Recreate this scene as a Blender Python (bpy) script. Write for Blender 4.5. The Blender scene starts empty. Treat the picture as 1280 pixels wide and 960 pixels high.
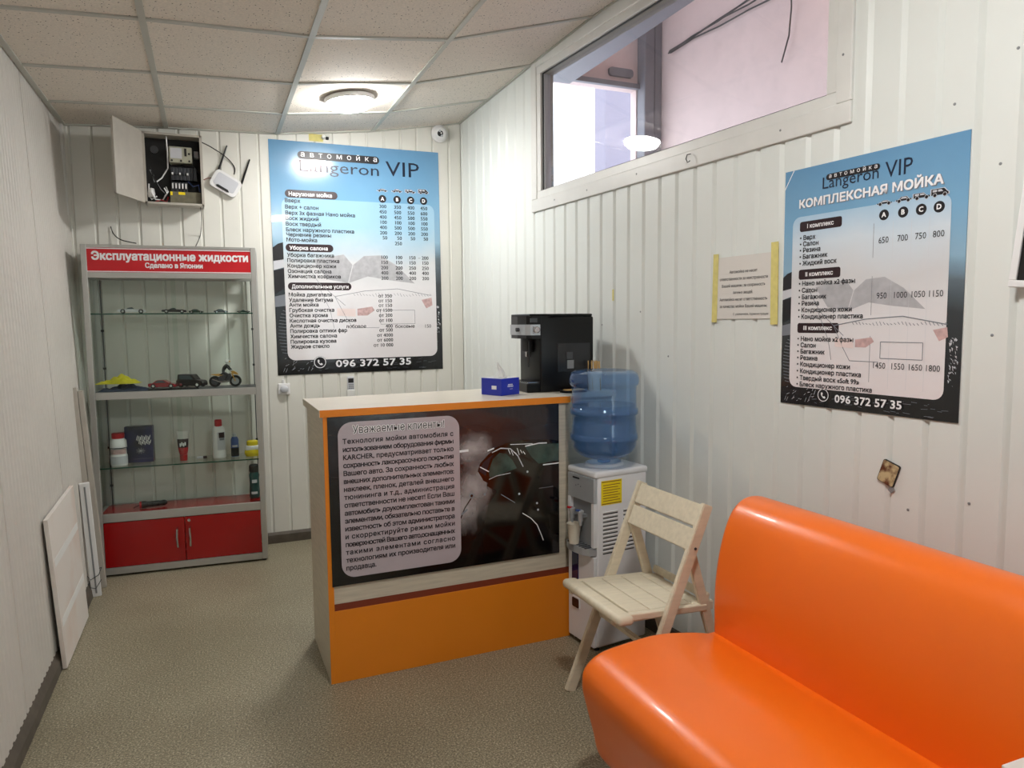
import bpy, bmesh, math, random
from mathutils import Vector, Matrix, Euler
from mathutils.geometry import tessellate_polygon
random.seed(7)
S = bpy.context.scene
C = S.collection
PI = math.pi
def lin(r, g, b):
    f = lambda c: (c/255/12.92) if c/255 <= .04045 else ((c/255+.055)/1.055)**2.4
    return (f(r), f(g), f(b), 1)

# ------------------------------------------------------------------ camera
cam = bpy.data.cameras.new('camera'); camo = bpy.data.objects.new('camera', cam); C.objects.link(camo)
cam.sensor_width = 36; cam.lens = 890/1280*36; cam.clip_start = .02
R_ = Vector((.92085859, -.38977331, -.00980929)); D_ = Vector((-.04303044, -.07659219, -.99613353)); F_ = Vector((.38751495, .91772022, -.08730269))
m = Matrix.Identity(4)
for i in range(3):
    m[i][0] = R_[i]; m[i][1] = -D_[i]; m[i][2] = -F_[i]
m[2][3] = 1.45
camo.matrix_world = m
S.camera = camo
S.view_settings.view_transform = 'Standard'; S.view_settings.look = 'None'; S.view_settings.gamma = 1
S.view_settings.use_curve_mapping = False
S.view_settings.exposure = 1.4
# ------------------------------------------------------------------ world
W = bpy.data.worlds.new('overcast_sky'); S.world = W; W.use_nodes = True
W.node_tree.nodes['Background'].inputs[0].default_value = (.86, .93, 1, 1)
W.node_tree.nodes['Background'].inputs[1].default_value = 1.5
LAMP = 66.0        # radiance of the round ceiling lamp and its added fill copy
BAY = 14.0         # power of the lamp in the wash bay behind the window
D = 4.878          # depth of the back wall

# ------------------------------------------------------------------ materials
def nt(name):
    m = bpy.data.materials.new(name); m.use_nodes = True
    return m, m.node_tree.nodes, m.node_tree.links, m.node_tree.nodes['Principled BSDF']
def mat(name, col, rough=.5, metal=0, var=0, vscale=6, bump=0, bscale=60, coat=0, spec=.5, stretch=None, col2=None, emit=0, thr=None):
    m, N, L, P = nt(name)
    P.inputs['Base Color'].default_value = col
    P.inputs['Roughness'].default_value = rough; P.inputs['Metallic'].default_value = metal
    P.inputs['Specular IOR Level'].default_value = spec
    P.inputs['Coat Weight'].default_value = coat; P.inputs['Coat Roughness'].default_value = .08
    if emit:
        P.inputs['Emission Color'].default_value = col; P.inputs['Emission Strength'].default_value = emit
    tc = N.new('ShaderNodeTexCoord'); mp = N.new('ShaderNodeMapping'); L.new(tc.outputs['Object'], mp.inputs[0])
    if stretch: mp.inputs['Scale'].default_value = stretch
    if var or col2:
        n = N.new('ShaderNodeTexNoise'); n.inputs['Scale'].default_value = vscale; n.inputs['Detail'].default_value = 6
        L.new(mp.outputs[0], n.inputs[0])
        r = N.new('ShaderNodeValToRGB'); L.new(n.outputs[0], r.inputs[0])
        t = thr or (.3, .7)
        r.color_ramp.elements[0].position, r.color_ramp.elements[1].position = t
        c2 = col2 or tuple(c*(1-var) for c in col[:3])+(1,)
        r.color_ramp.elements[0].color = c2; r.color_ramp.elements[1].color = col
        L.new(r.outputs[0], P.inputs['Base Color'])
    if bump:
        n = N.new('ShaderNodeTexNoise'); n.inputs['Scale'].default_value = bscale; n.inputs['Detail'].default_value = 4
        L.new(mp.outputs[0], n.inputs[0])
        b = N.new('ShaderNodeBump'); b.inputs['Strength'].default_value = bump; b.inputs['Distance'].default_value = .002
        L.new(n.outputs[0], b.inputs['Height']); L.new(b.outputs[0], P.inputs['Normal'])
    return m
def glassy(name, tint=(1, 1, 1, 1), refl=1.0, dirt=0, dirtcol=(.8, .8, .8, 1), rough=.02):
    m, N, L, P = nt(name); N.remove(P); out = N['Material Output']
    t = N.new('ShaderNodeBsdfTransparent'); t.inputs[0].default_value = tint
    g = N.new('ShaderNodeBsdfGlossy'); g.inputs['Roughness'].default_value = rough
    fr = N.new('ShaderNodeFresnel'); fr.inputs[0].default_value = 1.5
    mu = N.new('ShaderNodeMath'); mu.operation = 'MULTIPLY'; mu.inputs[1].default_value = refl; L.new(fr.outputs[0], mu.inputs[0])
    ge = N.new('ShaderNodeNewGeometry'); fb = N.new('ShaderNodeMath'); fb.operation = 'SUBTRACT'; fb.inputs[0].default_value = 1; L.new(ge.outputs['Backfacing'], fb.inputs[1])
    mu2 = N.new('ShaderNodeMath'); mu2.operation = 'MULTIPLY'; L.new(mu.outputs[0], mu2.inputs[0]); L.new(fb.outputs[0], mu2.inputs[1]); mu = mu2
    mx = N.new('ShaderNodeMixShader'); L.new(mu.outputs[0], mx.inputs[0]); L.new(t.outputs[0], mx.inputs[1]); L.new(g.outputs[0], mx.inputs[2])
    last = mx
    if dirt:
        d = N.new('ShaderNodeBsdfDiffuse'); d.inputs[0].default_value = dirtcol
        tc = N.new('ShaderNodeTexCoord'); n = N.new('ShaderNodeTexNoise'); n.inputs['Scale'].default_value = 9; n.inputs['Detail'].default_value = 8; n.inputs['Roughness'].default_value = .7
        L.new(tc.outputs['Object'], n.inputs[0])
        r = N.new('ShaderNodeValToRGB'); L.new(n.outputs[0], r.inputs[0])
        r.color_ramp.elements[0].position = .45; r.color_ramp.elements[1].position = .8
        r.color_ramp.elements[0].color = (dirt*.4,)*3+(1,); r.color_ramp.elements[1].color = (dirt*2,)*3+(1,)
        m2 = N.new('ShaderNodeMixShader'); L.new(r.outputs[0], m2.inputs[0]); L.new(mx.outputs[0], m2.inputs[1]); L.new(d.outputs[0], m2.inputs[2]); last = m2
    L.new(last.outputs[0], out.inputs[0])
    return m
def emitm(name, col, s):
    m, N, L, P = nt(name); P.inputs['Base Color'].default_value = col
    P.inputs['Emission Color'].default_value = col; P.inputs['Emission Strength'].default_value = s
    return m

M = {}
M['wall'] = mat('cream_painted_metal', lin(224, 228, 224), .42, var=.07, vscale=2.2, bump=.15, bscale=14, thr=(.25, .75))
M['wallback'] = mat('cream_back_panel', lin(222, 221, 213), .42, var=.08, vscale=2.5, bump=.15, bscale=14)
M['wallleft'] = mat('pale_micro_ribbed_panel', lin(210, 206, 199), .5, var=.08, vscale=3, bump=.12, bscale=20)
M['underwall'] = mat('grey_wall_core', lin(150, 148, 140), .7)
M['trim'] = mat('white_window_trim', lin(220, 220, 216), .38, var=.08, vscale=9, bump=.2, bscale=25)
M['tee'] = mat('grey_ceiling_grid_metal', lin(190, 190, 182), .45, var=.1, vscale=8)
M['base'] = mat('brown_grey_skirting', lin(96, 88, 78), .55, var=.3, vscale=20, bump=.3, bscale=50)
M['pine'] = mat('cream_painted_wood', lin(224, 214, 190), .5, var=.14, vscale=9, stretch=(1, 7, 7), bump=.1, bscale=40)
M['ash'] = mat('pale_ash_laminate', lin(205, 196, 176), .45, var=.2, vscale=7, stretch=(1, 1, 14))
M['ashtop'] = mat('pale_ash_laminate_top', lin(214, 206, 190), .3, var=.14, vscale=7, stretch=(1, 14, 1))
M['orange'] = mat('orange_laminate', lin(226, 132, 22), .42, var=.05, vscale=5)
M['strip'] = mat('dark_red_brown_strip', lin(120, 48, 22), .5)
M['sofa'] = mat('orange_leatherette', lin(242, 112, 16), .33, var=.05, vscale=3, bump=.10, bscale=420, coat=.12)
M['black'] = mat('black_plastic', lin(13, 13, 14), .3, spec=.3)
M['blackm'] = mat('black_matt_plastic', lin(24, 24, 25), .6)
M['blackpanel'] = mat('black_glossy_panel', lin(10, 10, 12), .1, coat=.5)
M['smoke'] = mat('smoked_tank_plastic', lin(34, 35, 38), .16)
M['chrome'] = mat('polished_metal', lin(205, 205, 208), .2, metal=1)
M['silver'] = mat('silver_plastic', lin(178, 182, 186), .32, metal=.3)
M['greyp'] = mat('grey_plastic', lin(130, 132, 134), .45)
M['dgrey'] = mat('dark_grey_plastic', lin(62, 64, 68), .4)
M['alu'] = mat('brushed_aluminium', lin(188, 188, 184), .34, metal=.55, var=.06, vscale=10)
M['white'] = mat('white_plastic', lin(226, 226, 226), .35)
M['cooler'] = mat('white_cooler_body', lin(222, 222, 224), .3, bump=.03, bscale=20)
M['paper'] = mat('white_paper', lin(216, 212, 206), .7, bump=.5, bscale=14)
M['cream'] = mat('cream_paper_cup', lin(226, 218, 200), .6)
M['tape'] = mat('yellow_masking_tape', lin(222, 210, 128), .6, var=.15, vscale=40)
M['red'] = mat('red_laminate', lin(158, 8, 12), .24, coat=.2)
M['signred'] = mat('red_sign_print', lin(196, 22, 34), .35)
M['inkw'] = mat('white_ink', lin(238, 238, 240), .4)
M['inkk'] = mat('black_ink', lin(20, 18, 24), .4)
M['inkm'] = mat('maroon_black_ink', lin(38, 14, 22), .35)
M['inkg'] = mat('grey_ink', lin(120, 124, 132), .4)
M['inkn'] = mat('navy_ink', lin(22, 34, 56), .35)
M['inkr'] = mat('faded_red_ink', lin(212, 178, 176), .4, var=.3, vscale=60)
M['inkl'] = mat('pale_grey_ink', lin(198, 200, 206), .35)
M['inkb'] = mat('blue_box_print', lin(26, 44, 170), .35)
M['yellow'] = mat('yellow_label', lin(240, 214, 20), .45)
M['yelpl'] = mat('yellow_plastic', lin(224, 200, 30), .4)
M['yelcloth'] = mat('yellow_cloth', lin(206, 196, 30), .85, var=.3, vscale=30, bump=.6, bscale=90)
M['navycloth'] = mat('dark_blue_cloth', lin(38, 50, 74), .85, var=.3, vscale=30, bump=.5, bscale=90)
M['redpl'] = mat('red_plastic', lin(178, 24, 32), .3)
M['carred'] = mat('dark_red_toy_paint', lin(150, 18, 30), .2, coat=.5)
M['cargrey'] = mat('grey_toy_paint', lin(70, 78, 84), .25, coat=.4)
M['cargreen'] = mat('dark_green_toy_paint', lin(26, 58, 44), .25, coat=.4)
M['carwhite'] = mat('white_toy_paint', lin(220, 222, 226), .2, coat=.5)
M['rubber'] = mat('black_rubber', lin(16, 16, 16), .7)
M['toyglass'] = mat('toy_window_tint', lin(70, 84, 90), .12)
M['gold'] = mat('gold_toy_paint', lin(210, 160, 70), .3, metal=.3)
M['teal'] = mat('dark_teal_plastic', lin(16, 62, 62), .25)
M['bluepl'] = mat('blue_plastic', lin(60, 84, 140), .3)
M['wood'] = mat('birch_stirrer', lin(206, 168, 110), .7)
M['tissue'] = mat('white_tissue', lin(232, 232, 230), .8, bump=.3, bscale=60)
M['glass'] = glassy('clear_glass', (.95, .98, .965, 1), .8)
M['glassedge'] = mat('green_glass_edge', lin(28, 74, 58), .15)
M['winglass'] = glassy('dusty_window_glass', (.94, .95, .97, 1), 1.5, dirt=.05, dirtcol=(.75, .72, .85, 1))
M['gasket'] = mat('black_window_gasket', lin(22, 22, 24), .5)
M['lampglass'] = emitm('lit_lamp_diffuser', (1, .985, .96, 1), LAMP)
M['pink'] = mat('pinkish_bay_panel', lin(214, 190, 186), .6, var=.07, vscale=2)
M['steel'] = mat('grey_bay_steel', lin(112, 110, 118), .5, var=.15, vscale=4)
M['lav'] = mat('lavender_grey_render', lin(132, 126, 140), .8)
M['bayfloor'] = mat('wet_grey_concrete', lin(110, 110, 112), .3)
M['boxgrey'] = mat('grey_metal_box_paint', lin(186, 180, 170), .4, var=.1, vscale=14)
M['meter'] = mat('beige_meter_plastic', lin(168, 168, 150), .4)
M['breaker'] = mat('dark_breaker_plastic', lin(34, 38, 44), .4)
M['panelcover'] = mat('olive_grey_cover', lin(112, 108, 88), .5, var=.3, vscale=50)
M['bluewin'] = mat('dark_blue_cooler_window', lin(20, 30, 82), .1, coat=.5)
M['board'] = mat('white_board_with_stains', lin(226, 220, 214), .6, col2=lin(214, 188, 172), vscale=2.2, thr=(.28, .5), stretch=(1, 1, .8))
M['cardpic'] = mat('brown_faded_picture', lin(196, 178, 136), .35, col2=lin(92, 48, 26), vscale=30, thr=(.42, .56))
# floor: speckled vinyl
def floor_mat():
    m, N, L, P = nt('speckled_grey_vinyl')
    tc = N.new('ShaderNodeTexCoord')
    a = N.new('ShaderNodeTexNoise'); a.inputs['Scale'].default_value = 150; a.inputs['Detail'].default_value = 3; a.inputs['Roughness'].default_value = .8
    b = N.new('ShaderNodeTexNoise'); b.inputs['Scale'].default_value = 1.6; b.inputs['Detail'].default_value = 5
    L.new(tc.outputs['Object'], a.inputs[0]); L.new(tc.outputs['Object'], b.inputs[0])
    r = N.new('ShaderNodeValToRGB'); L.new(a.outputs[0], r.inputs[0]); e = r.color_ramp.elements
    e[0].position = .34; e[0].color = lin(86, 80, 64); e[1].position = .68; e[1].color = lin(238, 230, 206)
    x = e.new(.46); x.color = lin(136, 128, 106); x = e.new(.57); x.color = lin(168, 160, 136)
    r2 = N.new('ShaderNodeValToRGB'); L.new(b.outputs[0], r2.inputs[0]); r2.color_ramp.elements[0].position = .3; r2.color_ramp.elements[0].color = (.74, .72, .69, 1); r2.color_ramp.elements[1].position = .7
    mx = N.new('ShaderNodeMix'); mx.data_type = 'RGBA'; mx.blend_type = 'MULTIPLY'; mx.inputs[0].default_value = 1
    L.new(r.outputs[0], mx.inputs[6]); L.new(r2.outputs[0], mx.inputs[7]); L.new(mx.outputs[2], P.inputs['Base Color'])
    P.inputs['Roughness'].default_value = .42
    bp = N.new('ShaderNodeBump'); bp.inputs['Strength'].default_value = .15; bp.inputs['Distance'].default_value = .001
    L.new(a.outputs[0], bp.inputs['Height']); L.new(bp.outputs[0], P.inputs['Normal'])
    return m
M['floor'] = floor_mat()
def tile_mat():
    m, N, L, P = nt('pored_mineral_ceiling_tile')
    tc = N.new('ShaderNodeTexCoord')
    v = N.new('ShaderNodeTexVoronoi'); v.inputs['Scale'].default_value = 70; v.inputs['Randomness'].default_value = 1
    n = N.new('ShaderNodeTexNoise'); n.inputs['Scale'].default_value = 120; n.inputs['Detail'].default_value = 3
    L.new(tc.outputs['Object'], v.inputs[0]); L.new(tc.outputs['Object'], n.inputs[0])
    th = N.new('ShaderNodeMath'); th.operation = 'MULTIPLY'; L.new(v.outputs[1], th.inputs[0]); th.inputs[1].default_value = .24
    sub = N.new('ShaderNodeMath'); sub.operation = 'GREATER_THAN'; L.new(v.outputs[0], sub.inputs[0]); L.new(th.outputs[0], sub.inputs[1])
    mx = N.new('ShaderNodeMix'); mx.data_type = 'RGBA'; L.new(sub.outputs[0], mx.inputs[0]); mx.inputs[6].default_value = lin(70, 64, 58)
    r = N.new('ShaderNodeValToRGB'); L.new(n.outputs[0], r.inputs[0]); r.color_ramp.elements[0].color = lin(218, 210, 200); r.color_ramp.elements[1].color = lin(236, 226, 214)
    r.color_ramp.elements[0].position = .3; r.color_ramp.elements[1].position = .7
    L.new(r.outputs[0], mx.inputs[7]); L.new(mx.outputs[2], P.inputs['Base Color'])
    P.inputs['Roughness'].default_value = .85
    bp = N.new('ShaderNodeBump'); bp.inputs['Strength'].default_value = .4; bp.inputs['Distance'].default_value = .002
    L.new(sub.outputs[0], bp.inputs['Height']); L.new(bp.outputs[0], P.inputs['Normal'])
    return m
M['tile'] = tile_mat()
def ramp_mat(name, stops, h, rough=.18, noise=.08, coat=.4, axis='Z', nsc=3):
    """print whose colour runs down the sheet; object Z from 0 (top) to -h"""
    m, N, L, P = nt(name)
    tc = N.new('ShaderNodeTexCoord'); sp = N.new('ShaderNodeSeparateXYZ'); L.new(tc.outputs['Object'], sp.inputs[0])
    mu = N.new('ShaderNodeMath'); mu.operation = 'MULTIPLY'; L.new(sp.outputs[axis], mu.inputs[0]); mu.inputs[1].default_value = (-1/h if axis == 'Z' else 1/h)
    n = N.new('ShaderNodeTexNoise'); n.inputs['Scale'].default_value = nsc; n.inputs['Detail'].default_value = 7; L.new(tc.outputs['Object'], n.inputs[0])
    ma = N.new('ShaderNodeMath'); ma.operation = 'MULTIPLY_ADD'; L.new(n.outputs[0], ma.inputs[0]); ma.inputs[1].default_value = noise*2; 
    s = N.new('ShaderNodeMath'); s.operation = 'SUBTRACT'; L.new(mu.outputs[0], s.inputs[0]); s.inputs[1].default_value = noise; L.new(s.outputs[0], ma.inputs[2])
    r = N.new('ShaderNodeValToRGB'); L.new(ma.outputs[0], r.inputs[0]); e = r.color_ramp.elements
    e[0].position = stops[0][0]; e[0].color = stops[0][1]; e[1].position = stops[-1][0]; e[1].color = stops[-1][1]
    for p, c in stops[1:-1]:
        x = e.new(p); x.color = c
    L.new(r.outputs[0], P.inputs['Base Color']); P.inputs['Roughness'].default_value = rough; P.inputs['Coat Weight'].default_value = coat
    b = N.new('ShaderNodeBump'); b.inputs['Strength'].default_value = .4; b.inputs['Distance'].default_value = .005
    n2 = N.new('ShaderNodeTexNoise'); n2.inputs['Scale'].default_value = 7; n2.inputs['Detail'].default_value = 5; L.new(tc.outputs['Object'], n2.inputs[0])
    L.new(n2.outputs[0], b.inputs['Height']); L.new(b.outputs[0], P.inputs['Normal'])
    return m

# ------------------------------------------------------------------ geometry helpers
class G:
    def __init__(s): s.bm = bmesh.new()
    def add(s, vs, fs):
        v = [s.bm.verts.new(p) for p in vs]
        for f in fs:
            try: s.bm.faces.new([v[i] for i in f])
            except ValueError: pass
        return s
    def box(s, c, d, rot=(0, 0, 0), bev=0, seg=2):
        t = bmesh.new(); bmesh.ops.create_cube(t, size=1)
        bmesh.ops.scale(t, vec=d, verts=t.verts)
        if bev: bmesh.ops.bevel(t, geom=t.edges[:]+t.verts[:], offset=min(bev, min(d)*.49), segments=seg, affect='EDGES', profile=.5)
        Mx = Matrix.Translation(c) @ Euler(rot).to_matrix().to_4x4()
        bmesh.ops.transform(t, matrix=Mx, verts=t.verts)
        s.merge(t); return s
    def bb(s, x0, x1, y0, y1, z0, z1, bev=0, seg=2):
        return s.box(((x0+x1)/2, (y0+y1)/2, (z0+z1)/2), (abs(x1-x0), abs(y1-y0), abs(z1-z0)), bev=bev, seg=seg)
    def merge(s, t):
        me = bpy.data.meshes.new('tmp'); t.to_mesh(me); t.free(); s.bm.from_mesh(me); bpy.data.meshes.remove(me)
    def prism(s, pts, a0, a1, ax='y'):
        n = len(pts)
        def v(p, a): return {'y': (p[0], a, p[1]), 'z': (p[0], p[1], a), 'x': (a, p[0], p[1])}[ax]
        vs = [v(p, a0) for p in pts]+[v(p, a1) for p in pts]
        fs = [tuple(range(n)), tuple(range(2*n-1, n-1, -1))]+[(i, (i+1) % n, n+(i+1) % n, n+i) for i in range(n)]
        return s.add(vs, fs)
    def tube(s, pts, r, n=8, cap=True):
        pts = [Vector(p) for p in pts]; rs = r if isinstance(r, (list, tuple)) else [r]*len(pts)
        vs = []; up = None
        for i, p in enumerate(pts):
            d = (pts[min(i+1, len(pts)-1)]-pts[max(i-1, 0)]).normalized()
            if up is None: up = Vector((0, 0, 1)) if abs(d.z) < .9 else Vector((1, 0, 0))
            a = d.cross(up).normalized(); up = a.cross(d).normalized(); 
            for k in range(n):
                t = 2*PI*k/n; vs.append(p+(a*math.cos(t)+up*math.sin(t))*rs[i])
        fs = [(i*n+k, i*n+(k+1) % n, (i+1)*n+(k+1) % n, (i+1)*n+k) for i in range(len(pts)-1) for k in range(n)]
        if cap: fs += [tuple(range(n-1, -1, -1)), tuple(range((len(pts)-1)*n, len(pts)*n))]
        return s.add(vs, fs)
    def lathe(s, prof, c=(0, 0, 0), n=24, rot=None, sx=1, sy=1):
        vs = []; Rm = Euler(rot).to_matrix() if rot else None
        for r, z in prof:
            for k in range(n):
                t = 2*PI*k/n; p = Vector((r*math.cos(t)*sx, r*math.sin(t)*sy, z))
                if Rm: p = Rm @ p
                vs.append(p+Vector(c))
        L = len(prof)
        fs = [(i*n+k, i*n+(k+1) % n, (i+1)*n+(k+1) % n, (i+1)*n+k) for i in range(L-1) for k in range(n)]
        if prof[0][0] > 1e-6: fs.append(tuple(range(n-1, -1, -1)))
        if prof[-1][0] > 1e-6: fs.append(tuple(range((L-1)*n, L*n)))
        return s.add(vs, fs)
    def bar(s, a, b, w, t, side=(0, 1, 0), bev=.003):
        """rectangular bar from a to b; width w across, thickness t along `side`"""
        a = Vector(a); b = Vector(b); z = (b-a).normalized(); y = Vector(side).normalized(); x = y.cross(z).normalized(); y = z.cross(x)
        tb = bmesh.new(); bmesh.ops.create_cube(tb, size=1); bmesh.ops.scale(tb, vec=(w, t, (b-a).length), verts=tb.verts)
        if bev: bmesh.ops.bevel(tb, geom=tb.edges[:], offset=bev, segments=2, affect='EDGES')
        Mx = Matrix((x, y, z)).transposed().to_4x4(); Mx.translation = (a+b)/2
        bmesh.ops.transform(tb, matrix=Mx, verts=tb.verts); s.merge(tb); return s
    def build(s, name, m, parent=None, smooth=False, kind=None, fix=True):
        me = bpy.data.meshes.new(name)
        if fix:
            bmesh.ops.remove_doubles(s.bm, verts=s.bm.verts, dist=1e-6)
            bmesh.ops.recalc_face_normals(s.bm, faces=s.bm.faces)
        s.bm.to_mesh(me); s.bm.free()
        if smooth:
            me.polygons.foreach_set('use_smooth', [True]*len(me.polygons))
            me.set_sharp_from_angle(angle=math.radians(40))
        o = bpy.data.objects.new(name, me); C.objects.link(o)
        me.materials.append(M[m] if isinstance(m, str) else m)
        if parent: o.parent = parent
        if kind: o['kind'] = kind
        return o
def tag(o, label, cat, group=None, kind=None):
    if label: o['label'] = label
    if cat: o['category'] = cat
    if group: o['group'] = group
    if kind: o['kind'] = kind
    return o
def thing(name, label, cat, loc=(0, 0, 0), rot=(0, 0, 0), group=None):
    o = bpy.data.objects.new(name, None); C.objects.link(o); o.location = loc
    o.rotation_euler = rot if not isinstance(rot, (int, float)) else (0, 0, rot)
    o.empty_display_size = .1
    return tag(o, label, cat, group)
def struct(name, loc=(0, 0, 0), rot=(0, 0, 0)):
    o = bpy.data.objects.new(name, None); C.objects.link(o); o.location = loc; o.rotation_euler = rot; o['kind'] = 'structure'; return o
def rrect(x0, x1, z0, z1, r, n=5):
    r = min(r, abs(x1-x0)/2*.99, abs(z1-z0)/2*.99); out = []
    for cx, cz, a in ((x1-r, z1-r, 0), (x0+r, z1-r, 90), (x0+r, z0+r, 180), (x1-r, z0+r, 270)):
        for k in range(n+1):
            t = math.radians(a+90*k/n); out.append((cx+r*math.cos(t), cz+r*math.sin(t)))
    return out
# lettering
_tc = {}
def inside(p, L):
    c = False; n = len(L)
    for i in range(n):
        a, b = L[i], L[i-1]
        if (a[1] > p[1]) != (b[1] > p[1]) and p[0] < (b[0]-a[0])*(p[1]-a[1])/(b[1]-a[1])+a[0]: c = not c
    return c
def glyphs(body, track=1.0, res=2):
    """outline loops of the lettering, every outer loop filled with its own holes (strokes of one letter may overlap)"""
    key = (body, track, res)
    if key not in _tc:
        cu = bpy.data.curves.new('lettering', 'FONT'); cu.body = body; cu.resolution_u = res; cu.space_character = track; cu.fill_mode = 'NONE'
        o = bpy.data.objects.new('lettering', cu); C.objects.link(o)
        dg = bpy.context.evaluated_depsgraph_get(); me = bpy.data.meshes.new_from_object(o.evaluated_get(dg))
        nb = {}
        for e in me.edges:
            a, b = e.vertices; nb.setdefault(a, []).append(b); nb.setdefault(b, []).append(a)
        seen = set(); loops = []
        for st in range(len(me.vertices)):
            if st in seen or st not in nb: continue
            L = [st]; seen.add(st); c = st
            while True:
                n = [x for x in nb[c] if x not in seen]
                if not n: break
                c = min(n, key=lambda x: (x-c) % 1000000); seen.add(c); L.append(c)
            if len(L) > 2: loops.append([(me.vertices[i].co.x, me.vertices[i].co.y) for i in L])
        ar = [sum(L[i-1][0]*L[i][1]-L[i][0]*L[i-1][1] for i in range(len(L)))/2 for L in loops]
        vs = []; fs = []
        par = {}
        for i, a in enumerate(ar):
            c = [k for k in range(len(loops)) if ar[k]*a < 0 and abs(ar[k]) > abs(a) and inside(loops[i][0], loops[k])]
            if c: par[i] = min(c, key=lambda k: abs(ar[k]))
        outer = [i for i in range(len(loops)) if i not in par]; holes = {i: [] for i in range(len(loops))}
        for i, k in par.items(): holes[k].append(i)
        for k in outer:
            grp = [loops[k]]+[loops[h] for h in holes[k]]
            tris = tessellate_polygon([[Vector((p[0], p[1], 0)) for p in L] for L in grp])
            b0 = len(vs); 
            for L in grp: vs += L
            fs += [tuple(b0+i for i in t) for t in tris]
        bpy.data.objects.remove(o); bpy.data.curves.remove(cu); bpy.data.meshes.remove(me)
        _tc[key] = (vs, fs)
    return _tc[key]
class Sheet:
    """flat print; u to the right, v down from the top left corner, in 0..1"""
    def __init__(s, obj, w, h, front=-.0016): s.o = obj; s.w = w; s.h = h; s.f = front; s.g = {}
    def get(s, ink): return s.g.setdefault(ink, G())
    def text(s, body, u, v, size, ink='inkk', layer=3, width=None, align='l', bold=0, xs=1.0, tracked=False, name='text_line', res=2):
        """baseline at v; size = em in metres; width = total width in u; bold = stroke growth in em"""
        vs, fs = glyphs(body, 1.0, res)
        if not vs: return
        x0 = min(p[0] for p in vs); x1 = max(p[0] for p in vs)
        if tracked and width:
            tr = max(.8, width*s.w/((x1-x0)*size*xs))
            if abs(tr-1) > .03:
                vs, fs = glyphs(body, tr, res); x0 = min(p[0] for p in vs); x1 = max(p[0] for p in vs)
        sx = size*xs
        if width: sx = width*s.w/(x1-x0)
        off = {'l': -x0*sx, 'c': -(x0+x1)/2*sx, 'r': -x1*sx}[align]
        g = G(); b = bold*size
        for k, (dx, dz) in enumerate([(0, 0)] if not bold else ([(-b, 0), (b, 0)] if bold < .02 else [(-b, -b), (b, -b), (b, b), (-b, b)])):
            g.add([(u*s.w+off+p[0]*sx+dx, s.f-.00035*layer-.00002*k, -v*s.h+p[1]*size+dz) for p in vs], fs)
        g.build(name, ink, s.o, fix=False)
    def poly(s, pts, ink, layer=1):
        s.get(ink).add([(u*s.w, s.f-.00035*layer, -v*s.h) for u, v in pts], [tuple(range(len(pts)))])
    def pill(s, u0, u1, v0, v1, ink, layer=2, r=None, n=5, name='heading_pill'):
        rr = r if r is not None else (v1-v0)*s.h/2
        pts = rrect(u0*s.w, u1*s.w, -v1*s.h, -v0*s.h, rr, n)
        G().add([(x, s.f-.00035*layer, z) for x, z in pts], [tuple(range(len(pts)))]).build(name, ink, s.o, fix=False)
    def line(s, pts, w, ink, layer=2):
        g = s.get(ink); P = [Vector((u*s.w, -v*s.h)) for u, v in pts]
        for a, b in zip(P, P[1:]):
            d = (b-a).normalized(); q = Vector((-d.y, d.x))*w/2
            g.add([(p.x, s.f-.00035*layer, p.y) for p in (a-q, b-q, b+q, a+q)], [(0, 1, 2, 3)])
    def done(s, names=None):
        for ink, g in s.g.items():
            nm = (names or {}).get(ink, 'printed_marks').replace('lettering', 'print')
            g.build(nm, ink, s.o, fix=False, kind='stuff')
        s.g = {}

# ================================================================== THE ROOM
LEFT_TILT = -.0335
TA = math.radians(4.7)                      # the right wall runs slightly outward towards the viewer
RZ = math.atan2(-math.cos(TA), math.sin(TA))
CR = (1.682, D, 0)
def RW(s, z, d=0):                          # point on the right wall: s along it from the back corner, d into the room
    return Vector((CR[0]+s*math.sin(TA)-d*math.cos(TA), CR[1]-s*math.cos(TA)-d*math.sin(TA), z))
def zc(x, y):
    xs = [-.80, -.19, .45, 1.06]; zs = [2.597, 2.632, 2.655, 2.727]
    xr = 1.682+.0822*(D-y); zr = min(2.838+.0722*(D-y), 2.947)
    xs = xs+[xr]; zs = zs+[zr]
    if x <= xs[0]: return zs[0]
    for i in range(4):
        if x <= xs[i+1]: return zs[i]+(zs[i+1]-zs[i])*(x-xs[i])/(xs[i+1]-xs[i])
    return zr
# floor
g = G(); g.bb(-.95, 2.6, -1.7, 5.0, -.06, 0); fl = g.build('floor', 'floor'); fl['kind'] = 'structure'
# back wall with ribbed panels
wb = struct('wall_back', (0, D, 0))
G().bb(-.9, 1.75, .012, .06, 0, 3.0).build('wall_core', 'underwall', wb)
def rib_panel(s0, s1, z0, z1f, z1t, gl=.010, gr=.010, dp=.008):
    prof = [(s0, dp), (s0+gl*.45, dp), (s0+gl, 0), (s1-gr, 0), (s1-gr*.25, dp), (s1, dp)]
    g = G(); n = len(prof)
    tops = [z1f+(z1t-z1f)*(p[0]-s0)/(s1-s0) for p in prof]
    vs = [(p[0], p[1], z0) for p in prof]+[(p[0], p[1], t) for p, t in zip(prof, tops)]
    g.add(vs, [(i, i+1, n+i+1, n+i) for i in range(n-1)])
    return g
k0 = -12
for k in range(-12, 11):
    s0 = .56+.115*k; s1 = s0+.115
    s0c = max(s0, -.80); s1c = min(s1, 1.69)
    if s1c-s0c < .02: continue
    rib_panel(s0c, s1c, 0, 2.9, 2.9).build('wall_panel', 'wallback', wb, fix=False)
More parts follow.
